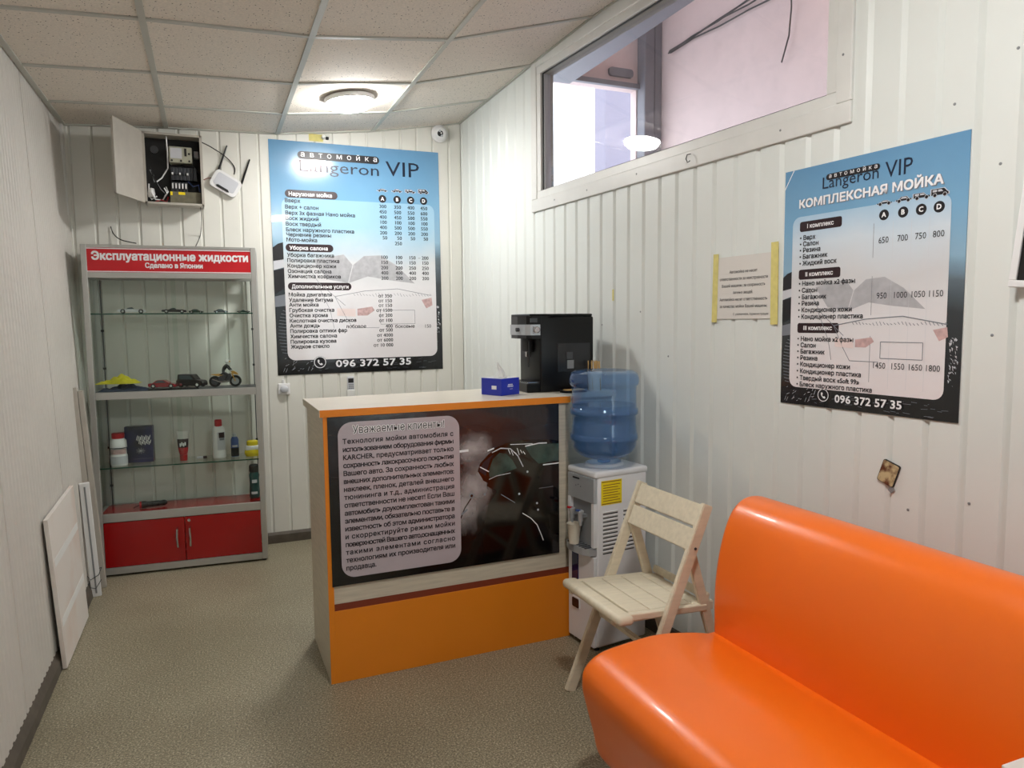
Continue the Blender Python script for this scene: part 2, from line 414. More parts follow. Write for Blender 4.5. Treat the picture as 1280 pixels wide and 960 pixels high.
# left wall, leaning slightly, of wide micro-ribbed panels
wl = struct('wall_left', (-.655, 0, 0), (LEFT_TILT, 0, PI/2))
wl.rotation_euler = Euler((-LEFT_TILT*-1, 0, PI/2))
G().bb(-1.7, 4.95, .012, .06, 0, 2.9).build('wall_core', 'underwall', wl)
for a, b in ((3.91, 4.90), (2.91, 3.91), (1.91, 2.91), (.91, 1.91), (-.09, .91), (-1.09, -.09), (-1.7, -1.09)):
    g = G(); prof = [(a, .010), (a+.003, .010), (a+.008, 0)]
    x = a+.03
    while x < b-.04:
        prof += [(x, 0), (x+.006, .0022), (x+.018, .0022), (x+.024, 0)]; x += .048
    prof += [(b-.008, 0), (b-.003, .010), (b, .010)]
    n = len(prof); g.add([(p[0], p[1], .05) for p in prof]+[(p[0], p[1], 2.66) for p in prof], [(i, i+1, n+i+1, n+i) for i in range(n-1)])
    g.build('wall_panel', 'wallleft', wl, fix=False)
# right wall with window opening
wr = struct('wall_right', CR, (0, 0, RZ))
WS0, WS1, WZ0, WZ1 = 1.157, 3.045, 2.190, 2.832
g = G()
g.bb(-.1, WS0, .012, .07, 0, 3.05); g.bb(WS1, 6.6, .012, .07, 0, 3.05); g.bb(WS0, WS1, .012, .07, 0, WZ0); g.bb(WS0, WS1, .012, .07, WZ1, 3.05)
g.build('wall_core', 'underwall', wr)
s = 1.06-.113*9-.043+.0  # first rib next to the corner
edges = [0.0]+[1.06+.113*k for k in range(-9, 49)]
for a, b in zip(edges, edges[1:]):
    if b <= a+.01 or a > 6.5: continue
    mid = (a+b)/2; top = 3.0
    if 1.04 < mid < 3.13: top = 2.085
    rib_panel(a, b, 0, top, top, gl=.0045, gr=.020, dp=.010).build('wall_panel', 'wall', wr, fix=False)
# wall behind the viewer with a glazed door
wf = struct('wall_front', (0, -1.62, 0), (0, 0, PI))
g = G(); g.bb(-2.4, -2.08, 0, .06, 0, 3.05); g.bb(-1.30, 1.0, 0, .06, 0, 3.05); g.bb(-2.08, -1.30, 0, .06, 2.1, 3.1)
g.build('wall_core', 'wall', wf)
dr = struct('door_1', (2.28, -1.62, 0), (0, 0, PI))
g = G(); g.bb(.20, .27, -.01, .05, 0, 2.1); g.bb(.91, .98, -.01, .05, 0, 2.1); g.bb(.27, .91, -.01, .05, 2.03, 2.1); g.bb(.27, .91, -.01, .05, 0, .5); g.build('door_frame', 'trim', dr)
G().bb(.27, .91, .015, .021, .5, 2.03).build('pane', 'glass', dr)
# baseboards
g = G(); g.prism([(0, 0), (-.016, 0), (-.016, .055), (-.008, .07), (0, .072)], -.70, 1.60, 'x')
o = g.build('baseboard_back', 'base'); o.location = (0, D, 0); o['kind'] = 'structure'
g = G(); g.prism([(0.03, 0), (-.028, 0), (-.024, .04), (-.006, .075), (.03, .080)], -1.6, 4.86, 'x')
o = g.build('baseboard_left', 'base'); o.location = (-.665, 0, 0); o.rotation_euler = (0, 0, PI/2); o['kind'] = 'structure'
g = G(); g.prism([(0, 0), (-.014, 0), (-.014, .06), (0, .064)], .1, 6.4, 'x')
o = g.build('baseboard_right', 'base'); o.location = CR; o.rotation_euler = (0, 0, RZ); o['kind'] = 'structure'
# corner strips and ceiling edge trims
g = G(); g.bb(-.765, -.725, D-.045, D, 0.08, 2.60, bev=.003); o = g.build('trim_1', 'trim'); o['kind'] = 'structure'
# ceiling: slab, tiles, runners
ce = struct('ceiling', (0, 0, 0))
xg = [-.80, -.19, .45, 1.06]; yg = [5.0, 4.40, 3.84, 3.20, 2.60, 2.0, 1.4, .8, .2, -.4, -1.0, -1.7]
g = G()
g.prism([(-.95, 5.05), (1.72, 5.05), (2.28, -1.75), (-.95, -1.75)], 3.06, 3.10, 'z')
g.build('roof_slab', 'underwall', ce)
def XR(y): return 1.682+.0822*(D-y)
for j in range(len(yg)-1):
    y1, y0 = yg[j], yg[j+1]
    for i in range(4):
        e = .013
        def corner(x, y, dz): return (x, y, zc(x, y)+dz)
        ya, yb = y0+e, y1-e
        xa = xg[i]+e
        P = []
        for (yy) in (ya, yb):
            xb_ = (xg[i+1]-e) if i < 3 else XR(yy)-.004
            P.append((xa, yy)); P.append((xb_, yy))
        vs = []
        for dz in (.004, .016):
            for q in (P[0], P[1], P[3], P[2]): vs.append(corner(q[0], q[1], dz))
        # slight sag in the middle edge for mineral tiles
        G().add(vs, [(0, 1, 2, 3), (7, 6, 5, 4), (0, 4, 5, 1), (1, 5, 6, 2), (2, 6, 7, 3), (3, 7, 4, 0)]).build('ceiling_tile', 'tile', ce)
def tee(pts, w, name):
    g = G(); vs = []; fs = []
    for i, (x, y) in enumerate(pts):
        a = Vector(pts[max(i-1, 0)]); b = Vector(pts[min(i+1, len(pts)-1)]); d = (b-a).normalized(); q = Vector((-d.y, d.x))*w/2
        for sg, dz in ((-1, -.003), (1, -.003), (1, .012), (-1, .012)):
            X_, Y_ = x+q.x*sg, y+q.y*sg
            vs.append((X_, Y_, zc(X_, Y_)+dz))
    for i in range(len(pts)-1):
        for k in range(4): fs.append((i*4+k, i*4+(k+1) % 4, i*4+4+(k+1) % 4, i*4+4+k))
    fs += [(0, 1, 2, 3), tuple(len(vs)-4+k for k in (3, 2, 1, 0))]
    g.add(vs, fs).build(name, 'tee', ce)
for x in xg[1:]: tee([(x, y) for y in yg], .026, 'main_runner')
for y in yg[1:-1]:
    for i in range(4):
        x1 = xg[i+1]-.013 if i < 3 else XR(y)
        tee([(xg[i]+(.013 if i else 0), y), (x1, y)], .022, 'cross_tee')
tee([(XR(y)-.012, y) for y in yg], .024, 'edge_angle')
tee([(-.725, y) for y in yg], .024, 'edge_angle')
tee([(-.74, D-.012), (-.19, D-.012), (.45, D-.012), (1.06, D-.012), (1.68, D-.012)], .024, 'edge_angle')

# window in the right wall
wn = struct('window_1', CR, (0, 0, RZ))
def casing(x0, x1, z0, z1, nm='casing', d0=-.012, d1=.02, bev=.004): G().bb(x0, x1, d0, d1, z0, z1, bev=bev).build(nm, 'trim', wn)
casing(1.04, 3.143, 2.080, 2.150); casing(1.04, 1.10, 2.150, 2.930); casing(3.085, 3.143, 2.150, 2.95); casing(1.10, 3.085, 2.880, 2.96)
# inner frame of the sash
def frame(x0, x1, z0, z1, w, d0, d1, m, nm):
    g = G(); g.bb(x0, x1, d0, d1, z0, z0+w, bev=.003); g.bb(x0, x1, d0, d1, z1-w, z1, bev=.003); g.bb(x0, x0+w, d0, d1, z0+w, z1-w, bev=.003); g.bb(x1-w, x1, d0, d1, z0+w, z1-w, bev=.003)
    g.build(nm, m, wn)
frame(1.095, 3.09, 2.145, 2.885, .046, -.006, .05, 'trim', 'window_frame')
frame(1.140, 3.047, 2.189, 2.841, .008, .006, .05, 'gasket', 'gasket')
G().bb(1.146, 1.158, .012, .05, 2.195, 2.835).build('spacer_strip', 'silver', wn)
G().bb(1.146, 3.041, .030, .036, 2.196, 2.834).build('pane', 'winglass', wn)
# wash bay seen through the window
def solid(name, bx, m, rot=None):
    g = G(); g.bb(*bx); o = g.build(name, m); o['kind'] = 'structure'; return o
solid('trim_2', (1.95+.2, 3.24, -1.6, 6.2, 3.69, 4.0), 'steel')       # soffit
o = solid('wall_bay_side', (4.2, 4.3, -1.6, 6.2, 0, 4.6), 'pink')
g = G(); g.bb(3.98, 4.3, 6.2, 6.3, 0, 4.6); g.bb(1.75, 3.98, 6.2, 6.3, 3.715, 4.6); g.bb(1.75, 2.1, 6.2, 6.3, 0, 3.715)
o = g.build('wall_bay_end', 'pink'); o['kind'] = 'structure'
solid('wall_bay_front', (2.3, 4.3, -1.7, -1.6, 0, 4.6), 'pink')
solid('ceiling_bay', (1.75, 4.3, -1.7, 6.3, 4.6, 4.7), 'pink')
solid('floor_bay', (2.4, 4.3, -1.7, 9.5, -.08, -.02), 'bayfloor')
g = G(); g.bb(3.99, 4.10, 6.06, 6.2, 0, 4.6, bev=.01); g.bb(4.115, 4.2, 6.08, 6.2, 0, 4.6, bev=.01); g.bb(4.10, 4.115, 6.12, 6.2, 0, 4.6)
o = g.build('trim_3', 'steel'); o['kind'] = 'structure'
g = G(); g.bb(2.1, 4.0, 6.15, 6.2, 3.715, 3.76); o = g.build('trim_4', 'steel'); o['kind'] = 'structure'
g = G(); g.prism(rrect(3.66, 3.93, 3.815, 3.895, .03), 6.17, 6.2); tag(g.build('wall_vent', 'steel', smooth=False), 'small grey rounded vent high on the bay end wall', 'vent')
g = G(); g.bb(5.27, 6.6, 9.0, 9.3, 0, 6.5)
tag(g.build('outside_building', 'lav'), 'lavender grey rendered building corner beyond the bright bay opening', 'building')
g = G()
for q in range(4):
    pts = []
    for i in range(14):
        y = 5.9-i*.36; pts.append((4.17-.008*q, y, 3.98+.035*math.sin(y*1.3+q)+.02*q-.02*abs(math.sin(y*4+q))))
    g.tube(pts, .007, 6)
g.tube([(4.16, 4.35, 3.95), (4.15, 4.33, 3.8), (4.16, 4.36, 3.6), (4.15, 4.42, 3.42)], .006, 6)
tag(g.build('bay_cable_bundle', 'blackm', smooth=True), 'dark cables strung along the pink bay wall, one end dangling', 'cable')
bl = bpy.data.lights.new('bay_lamp_light', 'AREA'); bl.shape = 'RECTANGLE'; bl.size = .3; bl.size_y = 1.2; bl.energy = BAY; bl.color = (1, .86, .74)
bo = bpy.data.objects.new('bay_lamp_light', bl); C.objects.link(bo); bo.location = (3.95, 2.9, 4.4); bo.rotation_euler = (0, math.radians(-8), 0)
# hook and screws on the window trim
h = RW(2.40, 2.12, .012)
g = G(); g.tube([RW(2.392, 2.135, .012), RW(2.392, 2.130, .030), RW(2.392, 2.112, .036), RW(2.395, 2.098, .03), RW(2.405, 2.104, .026)], .0022, 6)
tag(g.build('cup_hook', 'blackm', smooth=True), 'small dark metal hook on the sill trim under the window', 'hook')
# screws: visible heads on the panels
screws = [(1.30, 2.115), (1.62, 2.115), (2.03, 2.12), (2.86, 2.12), (3.11, 2.30), (3.115, 2.50), (3.47, 2.05), (3.60, 1.86), (3.63, 2.15), (3.60, 1.40), (3.38, .86), (3.56, .92), (1.74, 1.43), (2.05, 1.49), (1.45, 1.40), (2.25, 1.29)]
for i, (s_, z_) in enumerate(screws):
    d_ = .012 if z_ > 2.08 and s_ < 3.14 else 0.0
    g = G(); g.lathe([(.0042, 0), (.0042, .001), (.0025, .002), (0, .002)], (0, 0, 0), 10, rot=(PI/2, 0, 0))
    o = g.build('screw_head', 'greyp', wr); o.location = (s_, -d_-.0002, z_)

# ================================================================== LAMPS
def ceiling_lamp(x, y, label, n=0):
    z = zc(x, y)-.004
    sl = math.atan2(zc(x+.12, y)-zc(x-.12, y), .24)
    t = thing('ceiling_lamp', label, 'lamp', (x, y, z), (0, -sl, 0), 'round ceiling lamps')
    G().lathe([(0, 0), (.136, 0), (.138, -.012), (.132, -.024), (.122, -.024), (.122, -.006), (0, -.006)], (0, 0, 0), 40).build('rim', 'white', t, smooth=True)
    G().lathe([(.121, -.010), (.121, -.026), (.116, -.044), (.100, -.054), (.06, -.058), (0, -.059)], (0, 0, 0), 40).build('diffuser', 'lampglass', t, smooth=True)
ceiling_lamp(.765, 4.08, 'round white surface lamp glowing on the ceiling near the blue price poster')
ceiling_lamp(.765, 1.10, 'added round white fill lamp on the ceiling above the viewer, out of view')  # unseen second lamp, added as fill light from the viewer's side
# ceiling security camera
t = thing('security_camera', 'white dome security camera in the back right corner under the ceiling', 'camera', (1.525, D-.008, 2.752))
G().lathe([(.058, 0), (.058, .018), (.050, .024), (0, .024)], (0, 0, 0), 28, rot=(PI/2, 0, 0)).build('mount', 'white', t, smooth=True)
b = G().lathe([(.044, -.02), (.046, .0), (.040, .024), (.028, .036), (0, .040)], (0, -.034, -.004), 28, rot=(math.radians(100), 0, math.radians(-12))).build('dome', 'white', t, smooth=True)
G().lathe([(.020, 0), (.020, .004), (0, .005)], (-.012, -.066, -.012), 16, rot=(math.radians(100), 0, math.radians(-12))).build('lens_face', 'black', t, smooth=True)
for dx, dz in ((-.02, .010), (-.006, -.022)):
    G().lathe([(.008, 0), (.008, .004), (0, .006)], (dx+.004, -.071, dz-.006), 12, rot=(math.radians(100), 0, math.radians(-12))).build('lens', 'silver', t, smooth=True)
# little light sensor above the poster
t = thing('motion_sensor', 'tiny white spotlight-like sensor on yellow tape above the big price poster', 'sensor', (.735, D-.001, 2.655))
G().box((-.045, -.001, .0), (.09, .002, .045)).build('tape_patch', 'tape', t)
G().lathe([(.012, 0), (.013, .02), (.009, .03), (0, .03)], (0, -.004, .004), 14, rot=(PI/2, 0, 0)).build('head', 'white', t, smooth=True)
G().box((.026, -.010, 0), (.018, .02, .018), bev=.003).build('bracket', 'black', t)

# ================================================================== POSTERS
blue = lin(128, 172, 204)
def car_icon(sh, uc, v, w, kind):
    """small side view car icons: A coupe, B sedan, C estate, D minibus"""
    W_ = w/sh.w; H_ = w*.42/sh.h
    prof = {'A': [(-.5, .1), (-.5, -.05), (-.3, -.12), (-.12, -.38), (.15, -.38), (.32, -.1), (.5, -.02), (.5, .1)],
            'B': [(-.5, .1), (-.48, -.1), (-.3, -.15), (-.15, -.48), (.18, -.48), (.32, -.15), (.48, -.1), (.5, .1)],
            'C': [(-.5, .1), (-.5, -.55), (.1, -.55), (.26, -.2), (.48, -.12), (.5, .1)],
            'D': [(-.5, .1), (-.5, -.75), (.25, -.75), (.42, -.3), (.5, -.2), (.5, .1)]}[kind]
    sh.poly([(uc+a*W_*1.12, v+b_*H_*1.15+.001) for a, b_ in prof], 'inkl', 2)
    sh.poly([(uc+a*W_, v+b_*H_) for a, b_ in prof], 'inkk', 3)
    top = min(b_ for a, b_ in prof)
    if kind in 'CD':
        sh.poly([(uc-.42*W_, v+top*.85*H_), (uc-.16*W_, v+top*.85*H_), (uc-.16*W_, v+top*.45*H_), (uc-.42*W_, v+top*.45*H_)], 'inkl', 4)
        sh.poly([(uc-.10*W_, v+top*.85*H_), (uc+.1*W_, v+top*.85*H_), (uc+.2*W_, v+top*.45*H_), (uc-.10*W_, v+top*.45*H_)], 'inkl', 4)
    else:
        sh.poly([(uc-.1*W_, v+top*.85*H_), (uc+.14*W_, v+top*.85*H_), (uc+.24*W_, v+top*.4*H_), (uc-.2*W_, v+top*.4*H_)], 'inkl', 4)
    for wx in (-.28, .3):
        for r_, ik, ly in ((.13, 'inkl', 4), (.10, 'inkk', 5)):
            sh.poly([(uc+wx*W_+r_*W_*math.cos(t*PI/5), v+.1*H_+r_*W_*sh.w/sh.h*math.sin(t*PI/5)) for t in range(10)], ik, ly)
def disc(sh, u, v, r, ink, layer, n=20, r2=None):
    if r2 is None:
        sh.poly([(u+r/sh.w*math.cos(2*PI*t/n), v+r/sh.h*math.sin(2*PI*t/n)) for t in range(n)], ink, layer)
    else:
        sh.line([(u+r/sh.w*math.cos(2*PI*t/n), v+r/sh.h*math.sin(2*PI*t/n)) for t in range(n+1)], r2, ink, layer)
def phone(sh, ui, u0, u1, v, size, k):
    disc(sh, ui, v-.008, size*.62, 'inkk', 3); disc(sh, ui, v-.008, size*.56, 'inkw', 4, r2=size*.07)
    a = [(-.22, -.18), (-.10, -.26), (-.02, -.1), (-.1, 0), (.02, .14), (.12, .06), (.26, .18), (.16, .28), (0, .24), (-.2, .0)]
    sh.poly([(ui+p[0]*size*1.1/sh.w, v-.008+p[1]*size*1.1/sh.h) for p in a], 'inkw', 4)
    sh.text('096 372 57 35', u0, v+.35*size/sh.h, size*.98, 'inkk', 4, width=u1-u0+.004, bold=.075)
    sh.text('096 372 57 35', u0+.002, v+.35*size/sh.h, size*.98, 'inkw', 6, width=u1-u0, bold=.02)
def rear_car(sh, k):
    """washed car seen from behind, printed under the translucent list"""
    P = sh.poly
    P([(0, .452), (.03, .435), (.075, .425), (.075, .50), (.0, .51)], 'inkk', 1)
    P([(0, .55), (.06, .54), (.06, .625), (0, .65)], 'inkk', 1)
    P([(0, .508), (.06, .50), (.06, .535), (0, .548)], 'inkl', 1)
    P([(0, .66), (.06, .65), (.06, .70), (0, .705)], 'inkg', 1)
    # wheel, half hidden by the list
    for r_, ik, ly in ((.12*sh.w, 'inkk', 1), (.095*sh.w, 'inkg', 1.5), (.085*sh.w, 'inkk', 2)):
        disc(sh, .075 if ik else 0, .83, r_*.62, ik, ly) if False else None
    for k in range(14):
        v = .72+.014*k; b_ = .055*math.sqrt(max(0, 1-((v-.82)/.11)**2))
        sh.line([(.0+.062-b_*.9, v), (.058, v+.004)], .0022, 'inkg', 1.5)
def list_car(sh):
    P = sh.poly
    P([(.22, .50), (.40, .475), (.45, .52), (.42, .60), (.30, .585)], 'car_glass_ink', 3)
    P([(.455, .52), (.52, .48), (.62, .475), (.72, .52), (.83, .60), (.66, .585), (.54, .57), (.425, .60)], 'car_glass_ink', 3)
    sh.line([(.17, .50), (.25, .60), (.34, .66), (.40, .70)], .0022, 'inkg', 4)
    sh.line([(.34, .66), (.52, .635), (.72, .625), (.93, .655)], .003, 'inkg', 4)
    sh.line([(.34, .66), (.40, .75), (.44, .80), (.60, .80)], .002, 'inkg', 4)
    sh.line([(.24, .60), (.31, .72), (.33, .80)], .002, 'inkg', 4)
    P([(.47, .715), (.56, .705), (.575, .722), (.53, .745), (.47, .745)], 'inkr', 4)
    P([(.35, .712), (.46, .715), (.46, .75), (.35, .745)], 'faint_red_ink', 4)
    P([(.87, .675), (.935, .665), (.94, .70), (.90, .715)], 'inkr', 4)
    sh.line([(.61, .722), (.825, .722), (.825, .785), (.61, .785), (.61, .722)], .0022, 'inkg', 4)
    random.seed(4)
    for i in range(26):
        u = .45+i*.019; sh.line([(u, .648-.004*math.sin(i)), (u+.010, .655+.006*random.random())], .002, 'inkg', 4)
def edge_car(sh):
    """foam spattered bumper outside the list, right side"""
    random.seed(9)
    for i in range(60):
        v = .70+.17*random.random(); u = .95+.035*random.random()-abs(v-.78)*.15
        if u < .945: continue
        sh.poly([(u, v), (u+.009*random.random()+.002, v+.004), (u+.004, v+.012*random.random()+.003)], 'inkl', 2)
    random.seed(3)
    for i in range(40):
        u = .2+.75*random.random(); v = .94+.05*random.random()
        sh.line([(u, v), (u+.05*random.random(), v+.006*random.random()-.003)], .0012, 'inkg', 2)
    for i in range(30):
        u = .03+.2*random.random(); v = .92+.07*random.random()
        sh.line([(u, v), (u+.01, v-.02*random.random())], .0012, 'inkl', 2)
bg = [(0, lin(100, 148, 186)), (.25, lin(120, 168, 202)), (.42, lin(138, 174, 198)), (.50, lin(92, 106, 116)), (.62, lin(52, 58, 62)), (.80, lin(34, 36, 40)), (1, lin(14, 14, 16))]
ls = [(0, lin(140, 182, 212)), (.24, lin(166, 200, 224)), (.36, lin(196, 206, 216)), (.47, lin(212, 212, 214)), (.62, lin(222, 220, 222)), (1, lin(226, 218, 220))]
M['car_glass_ink'] = mat('grey_car_glass_ink', lin(182, 182, 186), .3, var=.2, vscale=30)
M['faint_red_ink'] = mat('pale_red_ink', lin(228, 210, 207), .35)
names = {'inkw': 'white_lettering', 'inkk': 'black_lettering', 'inkm': 'heading_pills', 'inkg': 'grey_print', 'inkr': 'tail_light_print', 'inkl': 'pale_print', 'car_glass_ink': 'car_print', 'faint_red_ink': 'pale_red_print', 'inkn': 'logo_lettering'}
def poster_sheet(name, label, w, h, loc, rot, curl=.004):
    t = thing(name, label, 'poster', loc, rot)
    G().bb(0, w, -.0012, .0012, -h, 0).build('sheet', ramp_mat(name+'_background_print', bg, h), t)
    return t
def logo(sh, ua0, ua1, va0, va1, ul0, ul1, vl, hl, uv0, uv1, vv, hv):
    sh.pill(ua0-.008, ua1+.012, va0, va1, 'inkk', 3)
    hh = (va1-va0)*sh.h
    sh.text('автомойка', ua0+.01, va1-.30*(va1-va0), hh*1.0, 'inkw', 5, width=ua1-ua0-.012, tracked=True)
    sh.text('Langeron', ul0, vl, hl, 'inkn', 2, width=ul1-ul0)
    sh.text('VIP', uv0, vv, hv, 'inkn', 2, width=uv1-uv0)
# --- large price list on the back wall
ls1 = [(0, lin(136, 180, 210)), (.36, lin(158, 196, 218)), (.44, lin(180, 202, 216)), (.52, lin(208, 210, 212)), (.62, lin(222, 220, 222)), (1, lin(228, 222, 224))]
ls = [(0, lin(150, 186, 212)), (.2, lin(166, 198, 222)), (.32, lin(206, 218, 228)), (.46, lin(208, 208, 210)), (.62, lin(222, 220, 222)), (1, lin(232, 224, 226))]
w1, h1 = 1.125, 1.508
p1 = poster_sheet('price_poster', 'large glossy blue and black price list poster on the back wall', w1, h1, (.392, D-.0025, 2.622), (0, math.radians(-.25), 0))
sh = Sheet(p1, w1, h1)
G().add([(x, -.0024, z) for x, z in rrect(.058*w1, .965*w1, -.937*h1, -.24*h1, .05)], [tuple(range(24))]).build('list_background', ramp_mat('price_list_print', ls1, h1), p1, fix=False)
rear_car(sh, 1); list_car(sh); edge_car(sh)
logo(sh, .165, .618, .040, .073, .165, .626, .124, .106, .667, .875, .120, .140)
heads = [('Наружная мойка', .079, .376, .2215), ('Уборка салона', .071, .341, .4505), ('Дополнительные услуги', .075, .440, .616)]
for s_, a, b, v in heads:
    sh.pill(a, b, v-.0165, v+.0165, 'inkm', 3); sh.text(s_, a+.022, v+.0085, .034, 'inkw', 5, width=(b-a)-.055 if len(s_) < 20 else (b-a)-.04, bold=.02)
it = [('Вверх', .252), ('Верх + салон', .279), ('Верх 3х фазная Нано мойка', .304), ('Воск жидкий', .327), ('Воск твердый', .351), ('Блеск наружного пластика', .375), ('Чернение резины', .396), ('Мото-мойка', .418),
      ('Уборка багажника', .483), ('Полировка пластика', .506), ('Кондиционер кожи', .529), ('Озонация салона', .552), ('Химчистка ковриков', .574),
      ('Мойка двигателя', .653), ('Удаление битума', .676), ('Анти мойка', .697), ('Грубокая очистка', .720), ('Очистка хрома', .743), ('Кислотная очистка дисков', .766), ('Анти дождь', .788), ('Полировка оптики фар', .811), ('Химчистка салона', .834), ('Полировка кузова', .857), ('Жидкое стекло', .879)]
for s_, v in it: sh.text(s_, .078, v+.0065, .0335, 'inkk', 5, xs=1.0, bold=.024)
cols = [.643, .733, .817, .899]
for u, l in zip(cols, 'ABCD'):
    car_icon(sh, u, .186, .068, l); disc(sh, u, .2235, .026, 'inkk', 3); sh.text(l, u, .2225+.008, .032, 'inkw', 5, align='c', bold=.03)
pr = [('300 350 400 450', .258), ('450 500 550 600', .282), ('400 450 500 550', .305), ('100 100 100 100', .328), ('400 500 500 550', .351), ('200 200 200 200', .375), ('50 50 50 50', .397), ('- 250 - -', .421),
      ('100 100 150 200', .484), ('150 150 150 150', .507), ('200 200 250 250', .531), ('400 400 400 400', .554), ('200 200 200 200', .578)]
for row, v in pr:
    for u, s_ in zip(cols, row.split()):
        if s_ != '-': sh.text(s_, u+.022, v+.0065, .0335, 'inkk', 5, align='r', bold=.019)
sh.text('–', .855, .490, .033, 'inkk', 5)
for s_, v in (('от 350', .658), ('от 150', .680), ('от 150', .701), ('от 1500', .723), ('от 200', .746), ('от 100', .769), ('400', .795), ('от 500', .813), ('от 4000', .836), ('от 6000', .858), ('от 10 000', .881)):
    sh.text(s_, .683, v+.0065, .0335, 'inkk', 5, align='r', bold=.019)
sh.text('лобовое', .40, .794+.0065, .0335, 'inkk', 5, bold=.012); sh.text('боковые', .70, .797+.0065, .0335, 'inkk', 5, bold=.012); sh.text('150', .928, .798+.0065, .0335, 'inkk', 5, align='r')
for v in [.258+.023*i for i in range(8)]+[.492+.0235*i for i in range(5)]+[.664+.0225*i for i in range(11)]:
    sh.line([(.075, v+.012), (.93, v+.012)], .0008, 'inkl', 2)
for u in (.69, .775, .858): sh.line([(u, .25), (u, .60)], .0008, 'inkl', 2)
phone(sh, .240, .331, .790, .957, .066, 1)
sh.done(names)
# the film on the back poster is torn and creased at the top left: crumpled clear tape
# --- complex wash poster on the right wall
w2, h2 = .640, .823
q = RW(2.881, 1.969, .0025)
p2 = poster_sheet('complex_wash_poster', 'smaller blue and black wash price poster on the right wall above the sofa', w2, h2, q, (0, 0, RZ))
sh = Sheet(p2, w2, h2)
G().add([(x, -.0024, z) for x, z in rrect(.06*w2, .93*w2, -.925*h2, -.20*h2, .03)], [tuple(range(24))]).build('list_background', ramp_mat('wash_list_print', ls, h2), p2, fix=False)
rear_car(sh, 2); list_car(sh); edge_car(sh)
logo(sh, .276, .563, .046, .070, .247, .569, .1015, .055, .603, .742, .1065, .0705)
sh.text('КОМПЛЕКСНАЯ МОЙКА', .102+.004, .166, .0385, 'inkg', 2, width=.787, bold=.035)
sh.text('КОМПЛЕКСНАЯ МОЙКА', .102, .1635, .0385, 'inkw', 4, width=.787, bold=.03)
for s_, v in (('I комплекс', .243), ('II комплекс', .444), ('III комплекс', .670)):
    sh.pill(.108, .371, v-.021, v+.021, 'inkm', 3, r=.008); sh.text(s_, .24, v+.008, .0205, 'inkw', 5, align='c', bold=.02)
it = [('Верх', .291), ('Салон', .317), ('Резина', .343), ('Багажник', .370), ('Жидкий воск', .398), ('Нано мойка x2 фазы', .483), ('Салон', .512), ('Багажник', .540), ('Резина', .567), ('Кондиционер кожи', .595), ('Кондиционер пластика', .623),
      ('Нано мойка x2 фазы', .717), ('Салон', .744), ('Багажник', .771), ('Резина', .798), ('Кондиционер кожи', .826), ('Кондиционер пластика', .855), ('Твердый воск «Soft 99»', .884), ('Блеск наружного пластика', .912)]
for s_, v in it: sh.text('• '+s_, .112, v+.008, .0222, 'inkk', 5, xs=.97, bold=.022)
cols = [.605, .703, .791, .875]
for u, l in zip(cols, 'ABCD'):
    car_icon(sh, u, .199, .050, l); disc(sh, u, .243, .0165, 'inkk', 3); sh.text(l, u, .2425+.0085, .021, 'inkw', 5, align='c', bold=.03)
for row, v in (('650 700 750 800', .339), ('950 1000 1050 1150', .548), ('1450 1550 1650 1800', .815)):
    for u, s_ in zip(cols, row.split()): sh.text(s_, u+.003, v+.009, .0275, 'inkk', 5, align='c', xs=.86)
sh.line([(.553, .27), (.553, .40)], .0016, 'inkg', 3); sh.line([(.553, .47), (.553, .62)], .0016, 'inkg', 3); sh.line([(.553, .70), (.553, .88)], .0016, 'inkg', 3)
for u in (.655, .748, .834): sh.line([(u, .27), (u, .90)], .0009, 'inkl', 3)
sh.line([(.0, .075), (.06, .0)], .003, 'inkw', 2)
phone(sh, .287, .359, .730, .957, .037, 2)
sh.done(names)
# --- taped notice
q0 = RW(2.545, 1.695, .003)
t = thing('paper_notice', 'white typed paper notice taped to the right wall with yellow tape', 'notice', q0, (0, 0, RZ))
wN, hN = .285, .243
G().bb(0, wN, -.0008, .0008, -hN, 0).build('sheet', 'paper', t)
G().box((-.006, -.002, -.120), (.028, .0014, .272), rot=(0, .02, 0)).build('tape_strip', 'tape', t)
G().box((wN+.012, -.002, -.115), (.034, .0014, .300), rot=(0, -.01, 0)).build('tape_strip', 'tape', t)
sh = Sheet(t, wN, hN, -.0010)
for s_, v, wd in (('Автомойка не несет', .27, .5), ('ответственности за неисправности', .38, .86), ('Вашей машины, за сохранность', .49, .78), ('личных вещей.', .60, .36), ('Автомойка несет ответственность', .71, .86), ('за качество мойки Вашей машины.', .82, .86)):
    sh.text(s_, .5, v, .0165, 'inkk', 2, width=wd, align='c', bold=.008)
sh.text('С уважением, Администрация', .95, .94, .0125, 'inkk', 2, width=.62, align='r')
sh.done(names)
# --- small faded picture card, tilted
t = thing('wall_card', 'small tilted faded brown picture card stuck on the right wall', 'card', RW(3.315, .963, .004), (0, math.radians(18), RZ))
G().prism(rrect(-.029, .029, -.037, .037, .006), -.003, .003).build('card_edge', 'blackm', t)
G().prism(rrect(-.027, .027, -.035, .035, .005), -.0042, -.0028).build('picture', 'cardpic', t)
G().box((.026, -.001, -.045), (.016, .0015, .018), rot=(0, .4, 0)).build('torn_corner', 'greyp', t)
